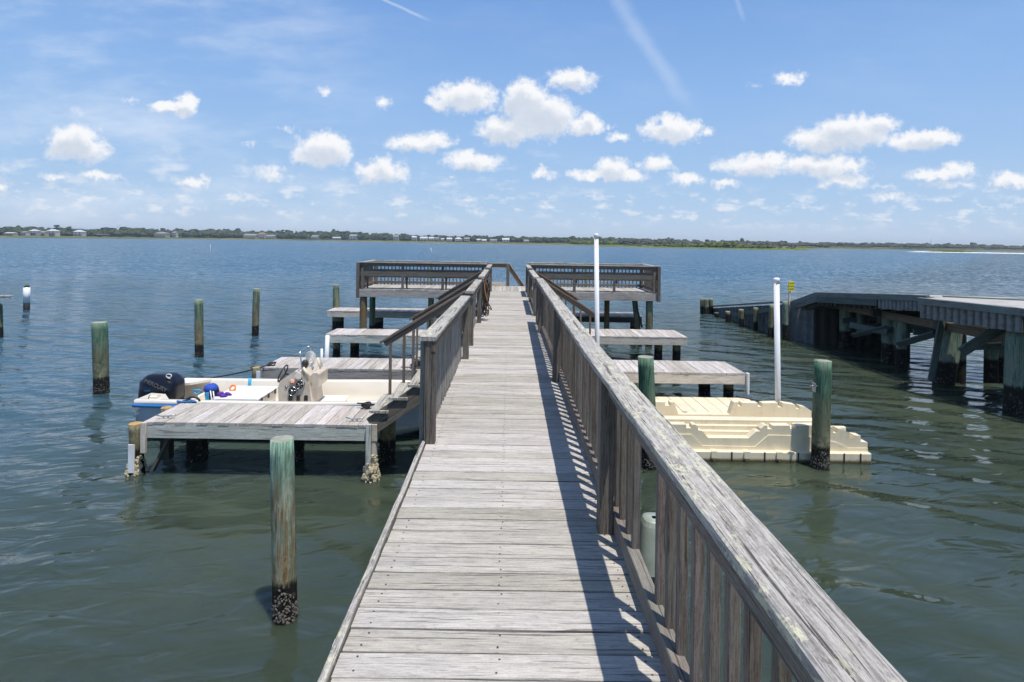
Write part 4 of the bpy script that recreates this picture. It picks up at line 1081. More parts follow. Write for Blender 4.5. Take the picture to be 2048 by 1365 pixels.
m_ = MB(); a = P(982, 572, 21.9); b = P(1010, 572, 21.9); m_.box(a.x, b.x, 21.86, 21.90, DECK + .0, DECK + .15); m_.build('kick_board', M['fasciab'], t)

# ---------------------------------------------------------------- hose, white poles, tub
random.seed(8)
t = thing('garden_hose', 'coiled black and orange hose hanging on a left railing post', 'hose', (-.5, 12.4, DECK + 1))
def coil(mat, n, dx, r, name, seed):
    random.seed(seed); mb = MB()
    for k in range(n):
        a0 = random.uniform(-.06, .06); cx = -.545 + dx + random.uniform(-.03, .05); h = random.uniform(.30, .43); w_ = random.uniform(.08, .2); yc = 12.35 + random.uniform(-.08, .08); zt = DECK + .90
        pts = [(cx + .06 * math.sin(a * 2 + k) + a0 * math.cos(a), yc + w_ * math.sin(a), zt - h + h * math.cos(a)) for a in [2 * math.pi * j / 28 for j in range(28)]]
        mb.tube(pts, r, 8, closed=True)
    mb.build(name, M[mat], t)
coil('hose', 9, .03, .011, 'hose_loops', 3); coil('hose_o', 1, .05, .010, 'orange_loops', 5)
mb = MB(); mb.box(-.60, -.53, 12.30, 12.42, DECK + .86, DECK + .92); mb.build('hanger', M['brown'], t)
mb = MB(); mb.tube([(-.56, 12.3, DECK + .84), (-.5, 12.28, DECK + .86), (-.47, 12.33, DECK + .8), (-.5, 12.4, DECK + .82)], .008, 6); mb.build('tie', M['rope_w'], t)

def pole(label, top, bot, Y, wpx):
    A = P(top[0], top[1], Y); B = P(bot[0], bot[1], Y); d = (A - B).normalized(); B2 = B - d * ((B.z + .8) / d.z); r = wpx / 2 * Y / F * .94
    mb = MB(); mb.tube([B2, A - d * .09], r, 20); o = mb.build('white_pole', M['pvc']); tag(o, label, 'pole', 'white plastic guide poles')
    mb = MB(); mb.tube([A - d * .10, A - d * .02, A], r * 1.12, 20, rr=[r * 1.13, r * 1.13, r * .8]); mb.build('cap', M['pvc'], o)
pole('tall white plastic pole rising above the horizon, behind the right railing', (1192.6, 467.5), (1194.5, 690), 11.85, 9.6)
pole('white plastic pole at the corner of the cream floating dock', (1553, 556), (1556, 806), 11.0, 11.4)
c = P(1303, 1085, 3.95)
t = thing('plastic_tub', 'frosted translucent plastic tub upturned on a piling just outside the near right railing', 'tub', (c.x, c.y, 1.4))
mb = MB(); zt, zb = P(1303, 1036, 3.95).z, P(1303, 1135, 3.95).z; n0 = 0; secs = []
for (z, s) in ((zb, .118), (zb + .02, .114), (zt - .03, .092), (zt, .080), (zt + .004, .02)):
    for j in range(20):
        a = 2 * math.pi * j / 20; k = (abs(math.cos(a)) ** 3 + abs(math.sin(a)) ** 3) ** (-1 / 3)
        mb.v.append(Vector((c.x + .02 + math.cos(a) * s * k, c.y + math.sin(a) * s * k, z)))
for i in range(4):
    for j in range(20): j2 = (j + 1) % 20; mb.face((i * 20 + j, i * 20 + j2, i * 20 + 20 + j2, i * 20 + 20 + j), [(0, 0)] * 4, 0, i != 2)
mb.build('tub_shell', M['tub'], t)
pile_mesh(c.x + .01, c.y, zt - .02, .075).build('piling', M['olive'], t)
# ================================================================ SKIFF
def boat():
    t = thing('skiff', 'cream open motor skiff with blue rub rail moored between the left finger docks', 'boat', (-3.7, 10.63, 0))
    XS, XB = -6.48, -0.95; YC = 10.63; HBM = .84
    def hb(x):     # half beam
        k = (x - XS) / (XB - XS)
        b = HBM * (.96 + .04 * math.sin(k * 3.0))
        if k > .66: q = (k - .66) / .34; b *= math.sqrt(max(0, 1 - q ** 2.3)) * .9 + .1 * (1 - q)
        return max(b, .04)
    def sh(x): k = (x - XS) / (XB - XS); return .735 + .10 * max(0, k - .5) ** 1.5 * 2.2
    N = 36; st = [XS + (XB - XS) * (1 - (1 - i / N) ** 1.25) for i in range(N + 1)]
    hull = MB(); inner = MB()
    def sec_out(x):
        k = (x - XS) / (XB - XS); b = hb(x); z = sh(x); keel = -.16 + max(0, k - .72) ** 2 * 7.0
        keel = min(keel, z - .3); ch = .06 + max(0, k - .55) * .62
        return [(b * 1.0, z - .04), (b * .985, z - .10), (b * .95, z - .22), (b * .90, ch + .12), (b * .84, ch), (b * .5, ch * .45 + keel * .55), (0, keel)]
    def sec_in(x):
        b = hb(x); z = sh(x); fl = .28
        w = max(.01, b - .11); return [(b, z - .04), (b, z), (b - .02, z + .012), (max(.02, b - .09), z + .012), (w, z - .02), (max(.01, w - .03), z - .25), (max(.008, w - .06), fl + .03), (max(.005, w - .12), fl), (0, fl)]
    def loft(mb, sec, flip=False):
        n0 = len(mb.v); S = [sec(x) for x in st]; m_ = len(S[0]); full = 2 * m_ - 1
        for x, s in zip(st, S):
            ring = [(-b, z) for b, z in s] + [(b, z) for b, z in s[::-1][1:]]
            for b, z in ring: mb.v.append(Vector((x, YC + b, z)))
        for i in range(N):
            for j in range(full - 1):
                a = n0 + i * full + j; f = (a, a + 1, a + full + 1, a + full)
                mb.face(f if not flip else f[::-1], [(0, 0)] * 4, 0, True)
        return n0, full
    n0, full = loft(hull, sec_out); hull.face(tuple(n0 + j for j in range(full)), [(0, 0)] * full)
    hull.build('hull', M['hull'], t)
    n0, full = loft(inner, sec_in, True)
    inner.build('inner_liner', M['gel'], t)
    # transom with motor well, stern quarter decks
    tr = MB()
    tr.box(XS + .0, XS + .07, YC - .72, YC - .36, .2, .71, .01); tr.box(XS, XS + .07, YC + .36, YC + .72, .2, .71, .01); tr.box(XS, XS + .07, YC - .36, YC + .36, .1, .48, .01)
    tr.box(XS + .42, XS + .48, YC - .76, YC + .76, .26, .50, .02)
    tr.build('transom', M['gel'], t)
    qd = MB()
    for s in (-1, 1):
        poly = [(XS + .01, YC + s * .80), (XS + .62, YC + s * .80), (XS + .30, YC + s * .40), (XS + .01, YC + s * .34)]
        if s > 0: poly = poly[::-1]
        qd.prism(poly, 'z', .70, .745)
    qd.build('stern_deck', M['gel'], t)
    rr = MB()
    pts = [Vector((x, YC - hb(x) - .012, sh(x) - .085)) for x in st] + [Vector((x, YC + hb(x) + .012, sh(x) - .085)) for x in st[::-1]]
    rr.tube(pts + [Vector((XS - .012, YC + .5, .65)), Vector((XS - .012, YC, .64)), Vector((XS - .012, YC - .5, .65))], .027, 8, closed=True); rr.build('rub_rail', M['blue'], t)
    # console
    YF = 10.22
    def C(px, py): return P(px, py, YF)
    prof = [C(559, 802), C(556, 775), C(560, 763), C(589, 743), C(598, 745), C(606, 742), C(616, 755), C(629, 802)]
    poly = [(p.x, p.z) for p in prof]; poly = [(x, max(z, .30) if i not in (0, 7) else .30) for i, (x, z) in enumerate(poly)]
    cs = MB(); cs.prism(poly[::-1], 'y', YF, YF + .62); c = cs.build('console', M['console'], t)
    def disc(px, py, r, mat, name, d=.03):
        q = C(px, py); m_ = MB(); m_.tube([(q.x, YF + .01, q.z), (q.x, YF - d, q.z)], r, 24); o = m_.build(name, mat if not isinstance(mat, str) else M[mat], c); return q
    for px, py in ((586, 782), (600.5, 769.5)):
        q = disc(px, py, .082, 'black', 'speaker', .025)
        m_ = MB()
        for k in range(3):
            a = k * math.pi / 3 + .3; m_.tube([(q.x - .075 * math.cos(a), YF - .029, q.z - .075 * math.sin(a)), (q.x + .075 * math.cos(a), YF - .029, q.z + .075 * math.sin(a))], .004, 6)
        m_.tube([(q.x + .078 * math.cos(a), YF - .028, q.z + .078 * math.sin(a)) for a in [j * .3927 for j in range(16)]], .005, 6, closed=True); m_.build('grille', M['steel'], c)
    disc(572.5, 774.5, .022, 'steel', 'gauge', .012); disc(598, 752, .06, 'gel', 'gauge', .03)
    for px in (581.5, 597, 612.5):
        q = C(px, 796); m_ = MB(); m_.box(q.x - .03, q.x + .03, YF - .035, YF + .005, q.z - .045, q.z + .045, .006); m_.build('switch_cover', M['hose'], c)
    q = C(586, 763.5); m_ = MB(); m_.box(q.x - .05, q.x + .05, YF - .03, YF + .0, q.z - .045, q.z + .02, .01); m_.build('control_box', M['orange'], c)
    m_ = MB(); m_.box(q.x - .028, q.x + .028, YF - .05, YF - .03, q.z - .01, q.z + .05, .008); m_.build('control_lever', M['pvc'], c)
    # wheel (facing astern), windscreen rail, rod holders
    cx, cz = P(565, 748, 10.5).x, P(565, 748, 10.5).z
    m_ = MB(); R_ = .165; ring = [(cx + .06 * math.sin(a), 10.52 + R_ * math.cos(a), cz + R_ * .93 * math.sin(a)) for a in [j * 2 * math.pi / 30 for j in range(30)]]
    m_.tube(ring, .014, 8, closed=True)
    for k in (0, 10, 20): m_.tube([ring[k], (cx + .05, 10.52, cz)], .010, 6)
    m_.tube([(cx + .05, 10.52, cz), (cx + .2, 10.52, cz - .05)], .02, 8); m_.build('steering_wheel', M['hose'], c)
    a = P(607, 770, YF - .03); b = P(600, 705, YF); d = P(620, 694, 10.75); e = P(629, 740, 10.85)
    m_ = MB(); m_.tube([a, P(603, 730, YF - .02), b, P(605, 699, YF + .12), d - Vector((.05, 0, 0)), d, P(624, 702, 10.8), e], .0125, 8); m_.build('grab_rail', M['steel'], c)
    m_ = MB(); m_.tube([P(643, 745, 10.7), P(643.5, 698, 10.7)], .022, 10); m_.build('light_pole', M['pvc'], c)
    m_ = MB(); m_.tube([P(606, 735, YF), P(617, 754, YF)], .024, 10); m_.tube([P(635, 716, 10.6), P(641, 740, 10.6)], .018, 10); m_.build('rod_holder', M['float'], c)
    m_ = MB(); m_.tube([P(606, 732, YF), P(605, 735.5, YF)], .027, 10); m_.build('holder_tip', M['black'], c)
    random.seed(2); m_ = MB(); q = P(624, 725, 10.6)
    for k in range(5):
        m_.tube([(q.x + (.045 + .01 * k) * math.cos(a) * (1 + .2 * math.sin(3 * a)) - .01 * k, 10.55 + .02 * k, q.z + (.12) * math.sin(a) + .02 * k) for a in [j * .5236 for j in range(12)]], .008, 6, closed=True)
    m_.build('white_line', M['rope_w'], c)
    m_ = MB(); m_.blob(P(610, 728, 10.5), (.06, .05, .08), 0, 6, 10, .08); m_.build('dark_cover', M['hose'], c)
    # forward cushion on the console, bow seat
    m_ = MB(); A = P(619, 752, YF); m_.box(A.x + .02, A.x + .15, YF + .05, YF + .57, A.z - .24, A.z + .04, .03); m_.build('backrest_cushion', M['console'], t)
    m_ = MB(); m_.box(-3.72, -3.08, 10.2, 10.95, .28, .50, .05); m_.build('seat_box', M['gel'], t)
    m_ = MB(); m_.box(-3.72, -3.06, 10.18, 10.97, .505, .56, .025, 4); m_.build('seat_cushion', M['gel'], t)
    m_ = MB(); m_.tube([(x, YC + y, sh(x) + .012 + h) for x, y, h in ((-1.9, -.45, 0), (-1.8, -.42, .12), (-1.2, -.2, .14), (-1.1, 0, .14))], .012, 8); m_.build('bow_rail', M['steel'], t)
    # livewell / stern box with latches
    m_ = MB(); m_.box(-5.28, -4.5, 10.16, 11.02, .28, .66, .03); bb = m_.build('stern_box', M['gel'], t)
    m_ = MB(); m_.box(-5.31, -4.47, 10.13, 11.05, .662, .70, .015); m_.build('box_lid', M['pvc'], bb)
    m_ = MB()
    for y in (10.3, 10.6, 10.9): m_.box(-4.475, -4.455, y - .03, y + .03, .60, .68, .004)
    m_.build('latch', M['hose'], bb)
    # outboard engine
    def X3(px, py, Y=10.35): return P(px, py, Y)
    e = MB(); XC = -6.49
    secs = [(.40, XC - .02, .30, .20), (.46, XC, .33, .235), (.58, XC + .0, .35, .25), (.74, XC + .01, .345, .25), (.885, XC + .01, .335, .245), (.90, XC + .01, .318, .228), (.965, XC + .01, .275, .20), (1.01, XC + .0, .215, .16), (1.03, XC - .01, .13, .09)]
    n = 32
    for (z, x, a, b) in secs:
        for j in range(n):
            th = 2 * math.pi * j / n; k = (abs(math.cos(th)) ** 5 + abs(math.sin(th)) ** 5) ** (-1 / 5)
            e.v.append(Vector((x + math.cos(th) * a * k, 10.63 + math.sin(th) * b * k, z + (.028 * math.cos(th) * -1 if .5 < z < .9 else 0))))
    for i in range(len(secs) - 1):
        for j in range(n): j2 = (j + 1) % n; e.face((i * n + j, i * n + j2, i * n + n + j2, i * n + n + j), [(0, 0)] * 4, 0, True)
    e.face(tuple((len(secs) - 1) * n + j for j in range(n)), [(0, 0)] * n); e.face(tuple(range(n))[::-1], [(0, 0)] * n)
    en = e.build('outboard_engine', M['navy'], t)
    m_ = MB(); m_.box(XC - .02, XC + .17, 10.55, 10.71, -.7, .40, .03); m_.box(XC + .15, XC + .42, 10.45, 10.81, .18, .5, .03); m_.build('engine_leg', M['black'], en)
    def face_mtx(p, rot): return Matrix.Translation(p) @ Matrix.Rotation(math.radians(90), 4, 'X') @ Matrix.Rotation(rot, 4, 'Z')
    q = X3(310, 772, 10.36); text('MERCURY', 'lettering', .10, M['silver'], en, face_mtx(Vector((q.x, 10.372, q.z)), math.radians(-24)), .004)
    q = X3(293, 783, 10.36); text('115HP', 'lettering', .045, M['blue'], en, face_mtx(Vector((q.x, 10.372, q.z)), 0), .004)
    m_ = MB(); q = X3(338, 752, 10.43); m_.tube([(q.x + .05 * math.cos(a), 10.425 + .0, q.z + .032 * math.sin(a) + 0) for a in [j * .5236 for j in range(12)]], .008, 6, closed=True); m_.build('emblem', M['pvc'], en)
    # ropes
    m_ = MB(); m_.tube([P(385, 757, 11.45), P(421, 756.5, 11.5), P(470, 748, 11.8), P(520, 736, 12.0), P(545, 727, 12.3), P(552, 725, 12.35)], .016, 8); m_.tube([P(552, 725, 12.3), P(540, 726, 12.3), P(533, 731, 12.25), P(548, 731, 12.25)], .018, 8, closed=True)
    m_.build('mooring_rope', M['rope'], t)
    m_ = MB(); m_.tube([P(313, 799, 10.0), P(330, 801, 9.9), P(352, 803, 9.85), P(376, 805, 9.7)], .02, 8)
    q = P(384, 806, 9.6)
    random.seed(6)
    for k in range(5): m_.tube([(q.x + (.08 + .012 * k) * math.cos(a), 9.5 + .05 * math.sin(a), q.z - .02 + .018 * k + .015 * math.sin(2 * a + k)) for a in [j * .5236 for j in range(12)]], .012, 6, closed=True)
    m_.build('mooring_rope', M['rope_b'], t)
    q = P(383, 801, 9.5); m_ = MB(); m_.tube([(q.x + .11 * math.cos(a), 9.55, q.z - .03 + .07 * math.sin(a)) for a in [j * .35 for j in range(10)]], .018, 8); m_.build('fender_loop', M['rope'], t)
    m_ = MB(); m_.blob(P(300, 800, 9.95), (.03, .03, .09), 0, 5, 8, .1); m_.build('stern_cleat', M['black'], t)
    m_ = MB(); a = P(309.5, 794, 9.95); m_.box(a.x - .065, a.x + .065, 9.9, 10.02, .72, a.z + .03, .02); m_.build('stern_locker', M['gel'], t)
    return t
boat()
def it(name, lab, cat, mats_builds, loc):
    t = thing(name, lab, cat, loc)
    for nm, mat, fn in mats_builds:
        m_ = MB(); fn(m_); m_.build(nm, M[mat] if isinstance(mat, str) else mat, t)
q = P(425, 785, 10.35)
it('backpack', 'blue-topped dark bag leaning inside the stern of the skiff', 'bag', [
    ('bag_body', 'black', lambda m_: m_.blob((q.x + .02, q.y, q.z - .05), (.11, .10, .20), 0, 8, 12, .05)),
    ('flap', 'bag', lambda m_: m_.blob((q.x - .02, q.y - .01, q.z + .075), (.125, .12, .09), 0, 8, 12, .06)),
    ('side_panel', 'bag', lambda m_: m_.blob((q.x - .08, q.y - .02, q.z - .0), (.04, .08, .12), 0, 6, 8, .06))], (q.x, q.y, .3))
s = P(394, 795, 10.2); s2 = P(394, 782.5, 10.2); s3 = P(397, 806, 10.3)
it('shovel', 'small shovel with light blue D handle beside the outboard engine', 'shovel', [
    ('handle', 'cyan', lambda m_: m_.tube([(s2.x - .07, 10.2, s2.z + .02), (s2.x + .07, 10.2, s2.z + .02), (s2.x + .055, 10.2, s2.z - .03), (s2.x, 10.2, s2.z - .06), (s2.x - .055, 10.2, s2.z - .03)], .014, 8, closed=True)),
    ('shaft', 'galv', lambda m_: m_.tube([(s2.x, 10.2, s2.z - .05), (s3.x, 10.3, .32)], .012, 8)),
    ('blade', 'galv', lambda m_: m_.box(s3.x - .07, s3.x + .07, 10.29, 10.31, .29, .42, .004))], (s3.x, 10.3, .29))
q2 = P(448, 792, 10.3)
it('towel', 'crumpled purple cloth heaped against the stern box', 'cloth', [('cloth_folds', 'purple', lambda m_: [m_.blob((q2.x + random.uniform(-.08, .10), q2.y + random.uniform(-.05, .05), q2.z + random.uniform(-.1, .07)), (.06, .05, .035), 0, 5, 7, .4) for _ in range(9)])], (q2.x, q2.y, .5))
q3 = P(468, 779, 10.75)
it('float_ring', 'small orange ring lying on the stern box lid', 'ring', [('ring', 'orange', lambda m_: m_.tube([(q3.x + .05 * math.cos(a), 10.7 + .03 * math.sin(a), .745 + .045 * math.sin(a)) for a in [j * .3927 for j in range(16)]], .018, 8, closed=True))], (q3.x, 10.7, .7))
q4 = P(499, 764, 11.25)
it('boat_pump', 'short light blue tube standing against the far gunwale', 'tube', [('pump_tube', 'cyan', lambda m_: m_.tube([(q4.x - .01, 11.25, .5), (q4.x + .01, 11.25, q4.z + .07)], .032, 12))], (q4.x, 11.25, .5))
q5 = P(418, 795, 10.2); q6 = P(428, 793, 10.2)
it('dive_fins', 'light blue panel and white sticks propped in front of the blue bag', 'gear', [
    ('blue_panel', 'cyan', lambda m_: m_.box(q5.x - .03, q5.x + .03, 10.12, 10.15, .45, q5.z + .10, .006)),
    ('white_stick', 'pvc', lambda m_: m_.tube([(q6.x - .03, 10.13, q6.z + .12), (q6.x + .04, 10.1, .5)], .010, 6)), ('white_stick', 'pvc', lambda m_: m_.tube([(q6.x + .02, 10.13, q6.z + .11), (q6.x + .09, 10.1, .5)], .010, 6))], (q5.x, 10.12, .45))
# coil of rope at the right end of the near finger dock
random.seed(3); q = P(735, 807, 9.35); t = thing('rope_coil', 'small dark coil of rope on the near finger dock by the stairs', 'rope', (q.x, 9.3, PT))
mb = MB()
for k in range(7): mb.tube([(q.x + (.05 + .012 * (k % 4)) * math.cos(a), 9.28 + .05 * math.sin(a), PT + .015 + .012 * k + .01 * math.sin(2 * a + k)) for a in [j * .5236 for j in range(12)]], .009, 6, closed=True)
mb.tube([(q.x - .16, 9.3, PT + .08), (q.x + .16, 9.3, PT + .06)], .012, 8); mb.build('rope_loops', M['rope'], t)

# ================================================================ CREAM DRIVE-ON FLOAT
def float_dock():
    t = thing('floating_dock', 'cream plastic drive-on float for a jet ski, notched side walls, right of the walkway', 'floating dock', (4, 10.5, 0))
    def wall(name, pts, Y, y1, zb, xl=None, both=True):
        poly = []
        for px, py in pts: q = P(px, py, Y); poly.append((q.x, q.z))
        poly = [(poly[0][0] if xl is None else xl, zb)] + ([(xl, poly[0][1])] if xl is not None else []) + poly + [(poly[-1][0], zb)]
        m_ = MB(); m_.prism(poly, 'y', Y, y1); return m_.build(name, M['float'], t)
    near = [(1372.6, 849.8), (1372.6, 857), (1384.2, 857), (1384.2, 849.8), (1391.6, 849.8), (1396.4, 856.3), (1396.4, 861), (1403.8, 862), (1417, 876.4), (1497.8, 877), (1512.4, 863.6), (1521, 863), (1521.4, 858), (1529.5, 851.4),
            (1535, 851.4), (1535, 858.7), (1545.4, 858.7), (1545.4, 851.8), (1580.2, 851.9), (1580.2, 857.8), (1591.5, 857.8), (1591.5, 852), (1630, 851), (1650, 851), (1659.4, 852), (1666.6, 855.9), (1666.6, 866.4), (1675, 866.4), (1674.5, 857), (1685, 859), (1699.6, 867.7), (1699.6, 875.6), (1708.5, 880),
            (1708.5, 871), (1721.4, 872.3), (1721.4, 884), (1735.3, 885.5)]
    XLft = 2.45
    wall('near_wall', near, 9.47, 9.62, .10, XLft)
    # stepped filler behind the near wall: shelves seen through its low part
    m_ = MB(); xr = P(1699, 870, 9.6).x
    for y0, y1, z in ((9.622, 9.70, .42), (9.702, 9.78, .49), (9.782, 9.97, .565)): m_.box(XLft, xr if z < .5 else P(1655, 850, 9.7).x, y0, y1, .1, z, .006)
    m_.build('shelves', M['float'], t)
    m_ = MB(); m_.box(XLft, P(1742.5, 915, 9.37).x, 9.37, 9.47, -.15, .165, .012); lg = m_.build('base_ledge', M['float'], t)
    m_ = MB()
    for px in (1364, 1464, 1530, 1597, 1689, 1722): q = P(px, 915, 9.36); m_.box(q.x - .010, q.x + .010, 9.358, 9.372, -.1, .163, .002)
    m_.build('seams', M['hose'], t)
    m_ = MB()
    for px in (1428.5, 1494, 1559): q = P(px, 912, 9.36); m_.box(q.x - .05, q.x + .05, 9.34, 9.48, .06, .175, .01); m_.box(q.x - .03, q.x + .03, 9.345, 9.38, -.05, .05, .01)
    m_.build('connector_tab', M['float'], t)
    # moulded ridge line on the near wall
    pts = [P(px, py, 9.462) for px, py in ((1330, 868.9), (1381.5, 868.9), (1404.5, 891.7), (1510, 893.5), (1536.6, 870.6), (1599.4, 872), (1623.8, 874.3), (1659.4, 882.2), (1672, 885), (1685, 890.8), (1695.7, 896.5), (1735, 896.5))]
    poly = [(p.x, p.z) for p in pts] + [(pts[-1].x, .165), (pts[0].x, .165)]
    m_ = MB(); m_.prism(poly, 'y', 9.455, 9.47); m_.build('lower_panel', M['float'], t)
    far = [(1330.5, 805), (1330.5, 812), (1341, 812), (1341, 805), (1347.6, 805), (1357.4, 829.4), (1460, 829.8), (1467.8, 805), (1475.8, 805), (1475.8, 813), (1483.5, 813), (1483.5, 806), (1516, 807), (1516, 814), (1525, 814), (1525, 807), (1555.8, 806.4), (1555.8, 815), (1565, 815), (1565, 806.4),
           (1590.8, 810.3), (1592.8, 818.3), (1600.7, 818.3), (1600, 812.3), (1612.6, 815.6), (1623, 822.2)]
    wall('far_wall', far, 10.75, 10.9, .05, XLft)
    m_ = MB(); m_.box(XLft, P(1700, 880, 10).x, 9.97, 10.75, -.1, .14, .03); m_.build('cradle', M['float'], t)
    # planked platform behind
    zp = .34; a = PZ(1502, 786, zp); 
    m_ = MB(); xr = 5.12; x = 1.9; k = 0
    while x < xr - .1:
        x2 = min(x + .255, xr); m_.box(x, x2 - .008, 10.91, 12.02, -.1, zp + (.0 if k % 2 else .002), .006); x = x2; k += 1
    m_.build('deck_platform', M['float'], t)
    m_ = MB()
    for px, py in ((1371, 824), (1428, 825)): q = PZ(px, py, zp + .02); m_.blob((q.x, q.y, zp + .006), (.075, .05, .010), 0, 4, 12, 0)
    m_.build('hole_cover', M['hose'], t)
    m_ = MB(); m_.tube([PZ(1471, 793, zp + .015), PZ(1500, 798, zp + .015), PZ(1524, 802, zp + .015)], .012, 6); m_.build('strap', M['hose'], t)
    return t
float_dock()

# ================================================================ BIG OLD RAMP DOCK AT RIGHT
def ramp_dock():
    t = thing('ramp_dock', 'large old timber dock with dark underside and corrugated skirt, at the right edge', 'dock', (12, 15, 0))
    A = P(1575.7, 607, 22.1); B = P(1637.7, 584.7, 19.9); Cc = P(1860, 590.8, 14.75)
    D = P(1841.5, 595.4, 14.1); E = P(2048, 616.6, 11.96); E2 = E + (E - D) * .9; E2.z = E.z
    def beam(p, q, zt0, zt1, h, mat, name, th=.09, off=0):
        d = (q - p); d.z = 0; d.normalize(); side = Vector((d.y, -d.x, 0))
        a = Vector((p.x, p.y, zt0 - h / 2)) + side * (th / 2 + off); b = Vector((q.x, q.y, zt1 - h / 2)) + side * (th / 2 + off)
        m_ = MB(); m_.board(a, b, th, h, side, .008, 8, .003); return m_.build(name, M[mat], t)
    for p, q in ((A, B), (B, Cc)):
        beam(p, q, p.z, q.z, .17, 'timber_grey', 'kerb_beam', .10); 
    beam(A, B, A.z - .172, B.z - .172, .17, 'timber_grey', 'side_beam', .08, .012)
    Bm = B.lerp(Cc, .62); beam(B, Bm, B.z - .172, Bm.z - .172, .19, 'timber_teal', 'side_beam', .08, .012)
    beam(D, E, D.z, E.z, .165, 'timber_grey', 'kerb_beam', .12); beam(E, E2, E.z, E.z, .165, 'timber_grey', 'kerb_beam', .12)
    # corrugated skirt
    random.seed(31)
    def skirt(p, q, zt0, zt1, h, pitch=.155, off=.03):
        m_ = MB(); d = (q - p); d.z = 0; L_ = d.length; d.normalize(); side = Vector((d.y, -d.x, 0)); n = int(L_ / pitch)
        for i in range(n):
            k = (i + .5) / n; c = Vector((p.x, p.y, 0)) + d * (L_ * k) + side * (off + .05); z = zt0 + (zt1 - zt0) * k; hh = h * random.uniform(.93, 1.04); n0 = len(m_.v)
            for j in range(9):
                a = math.pi * j / 8; o_ = d * (-math.cos(a) * pitch * .43) + side * (math.sin(a) * .07 * random.uniform(.93, 1.07) - .07)
                m_.v.append(c + o_ + Vector((0, 0, z))); m_.v.append(c + o_ + Vector((0, 0, z - hh)))
            for j in range(-1 if i else 0, 8): m_.face((n0 + 2 * j, n0 + 2 * j + 1, n0 + 2 * j + 3, n0 + 2 * j + 2), [(0, 0)] * 4, 0, j >= 0)
        m_.build('corrugated_skirt', M['vinyl'], t)
        m2 = MB(); m2.board(Vector((p.x, p.y, zt0 - h * .5)) - side * .08, Vector((q.x, q.y, zt1 - h * .5)) - side * .08, .03, h * .9, side); m2.build('backing_beam', M['dark'], t)
    skirt(Bm, Cc + (Cc - Bm) * .05, Bm.z - .17, Cc.z - .17, .27); skirt(D, E, D.z - .165, E.z - .165, .35); skirt(E, E2, E.z - .165, E.z - .165, .35)
    # decks (concrete topped)
    def slab(poly, zs, th, mat, name):
        m_ = MB(); n = len(poly)
        for (x, y), z in zip(poly, zs): m_.v.append(Vector((x, y, z)))
        for (x, y), z in zip(poly, zs): m_.v.append(Vector((x, y, z - th)))
        m_.face(tuple(range(n)), [tuple(p) for p in poly]); m_.face(tuple(range(n, 2 * n))[::-1], [tuple(p) for p in poly][::-1])
        for i in range(n): j = (i + 1) % n; m_.face((i, n + i, n + j, j), [(0, 0)] * 4)
        return m_.build(name, M[mat], t)
    W = 3.6
    F1 = P(1885, 593, 14.6); F2 = P(2048, 598.5, 13.9)
    slab([(D.x + .1, D.y), (E.x + .1, E.y), (E2.x + .1, E2.y), (24, E2.y), (24, 13.3), (F2.x, F2.y), (F1.x, F1.y)], [D.z - .02] * 7, .14, 'concrete', 'deck_slab')
    slab([(Cc.x + .1, Cc.y), (Cc.x + W, Cc.y + .1), (B.x + W, B.y), (B.x + .1, B.y)], [Cc.z - .04, Cc.z - .06, B.z - .04, B.z - .04], .14, 'concrete', 'deck_slab')
    slab([(B.x + .1, B.y), (B.x + W, B.y), (A.x + W + .2, A.y), (A.x + .1, A.y)], [B.z - .042, B.z - .042, A.z - .04, A.z - .04], .14, 'concrete', 'ramp_slab')
    beam(F1, F2, F1.z + .02, F1.z + .02, .12, 'timber_grey', 'kerb_beam', .1); beam(F2, Vector((24, 13.3, 0)), F1.z + .02, F1.z + .02, .12, 'timber_grey', 'kerb_beam', .1)
    # small round joist ends under the side beams
    m_ = MB()
    for i in range(26):
        k = i / 25; q = A.lerp(B, k * 2) if k < .5 else B.lerp(Bm, (k - .5) * 2)
        if k < .5: q = A.lerp(B, k * 2)
        m_.box(q.x + .05, q.x + 3.2, q.y - .05, q.y + .05, q.z - .47, q.z - .36, .004)
    m_.build('joists', M['dark'], t)
    for y in (12.6, 14.9, 17.5, 19.9): 
        m_ = MB(); m_.box(11.0 if y < 14 else 11.2, 15.2, y - .16, y - .02, 1.45, 1.72, .006); m_.build('cross_beam', M['dark'], t)
    m_ = MB(); m_.board((11.45, 12.2, 1.55), (11.6, 20.5, 1.50), .14, .22, (1, 0, 0)); m_.board((13.7, 12.2, 1.6), (13.7, 20.5, 1.5), .14, .22, (1, 0, 0)); m_.build('girder', M['brown'], t)
    random.seed(17)
    piles = [(2031, 12.35, .20, 0.02), (1888, 14.9, .24, .14), (1776, 17.5, .18, .03), (1688, 19.95, .18, .05)]
    for px, y, r, ln in piles:
        x = P(px, 700, y).x; pile_mesh(x, y, 1.85, r, lean=(ln, 0), z0=-1.0, lumps=.02).build('piling', M['teal'], t); barnacles(x, y, r, -.05, .5, 120, t, lean=(ln, 0))
    for x, y, r in ((11.1 + 1.0, 15.1, .13), (12.7, 12.9, .16), (13.1, 15.3, .16), (13.6, 15.6, .14), (12.5, 17.8, .15), (13.9, 18.0, .15), (12.6, 20.2, .16), (14.2, 13.4, .16), (15.0, 16.0, .16), (11.95, 17.9, .1), (12.0, 20.1, .13), (14.9, 19.5, .15), (16.5, 13.2, .16), (18.5, 13.0, .16)):
        pile_mesh(x, y, 1.7, r, z0=-1.0, lumps=.02, seg=8, n=14).build('piling', M['teal'], t)
    random.seed(23)
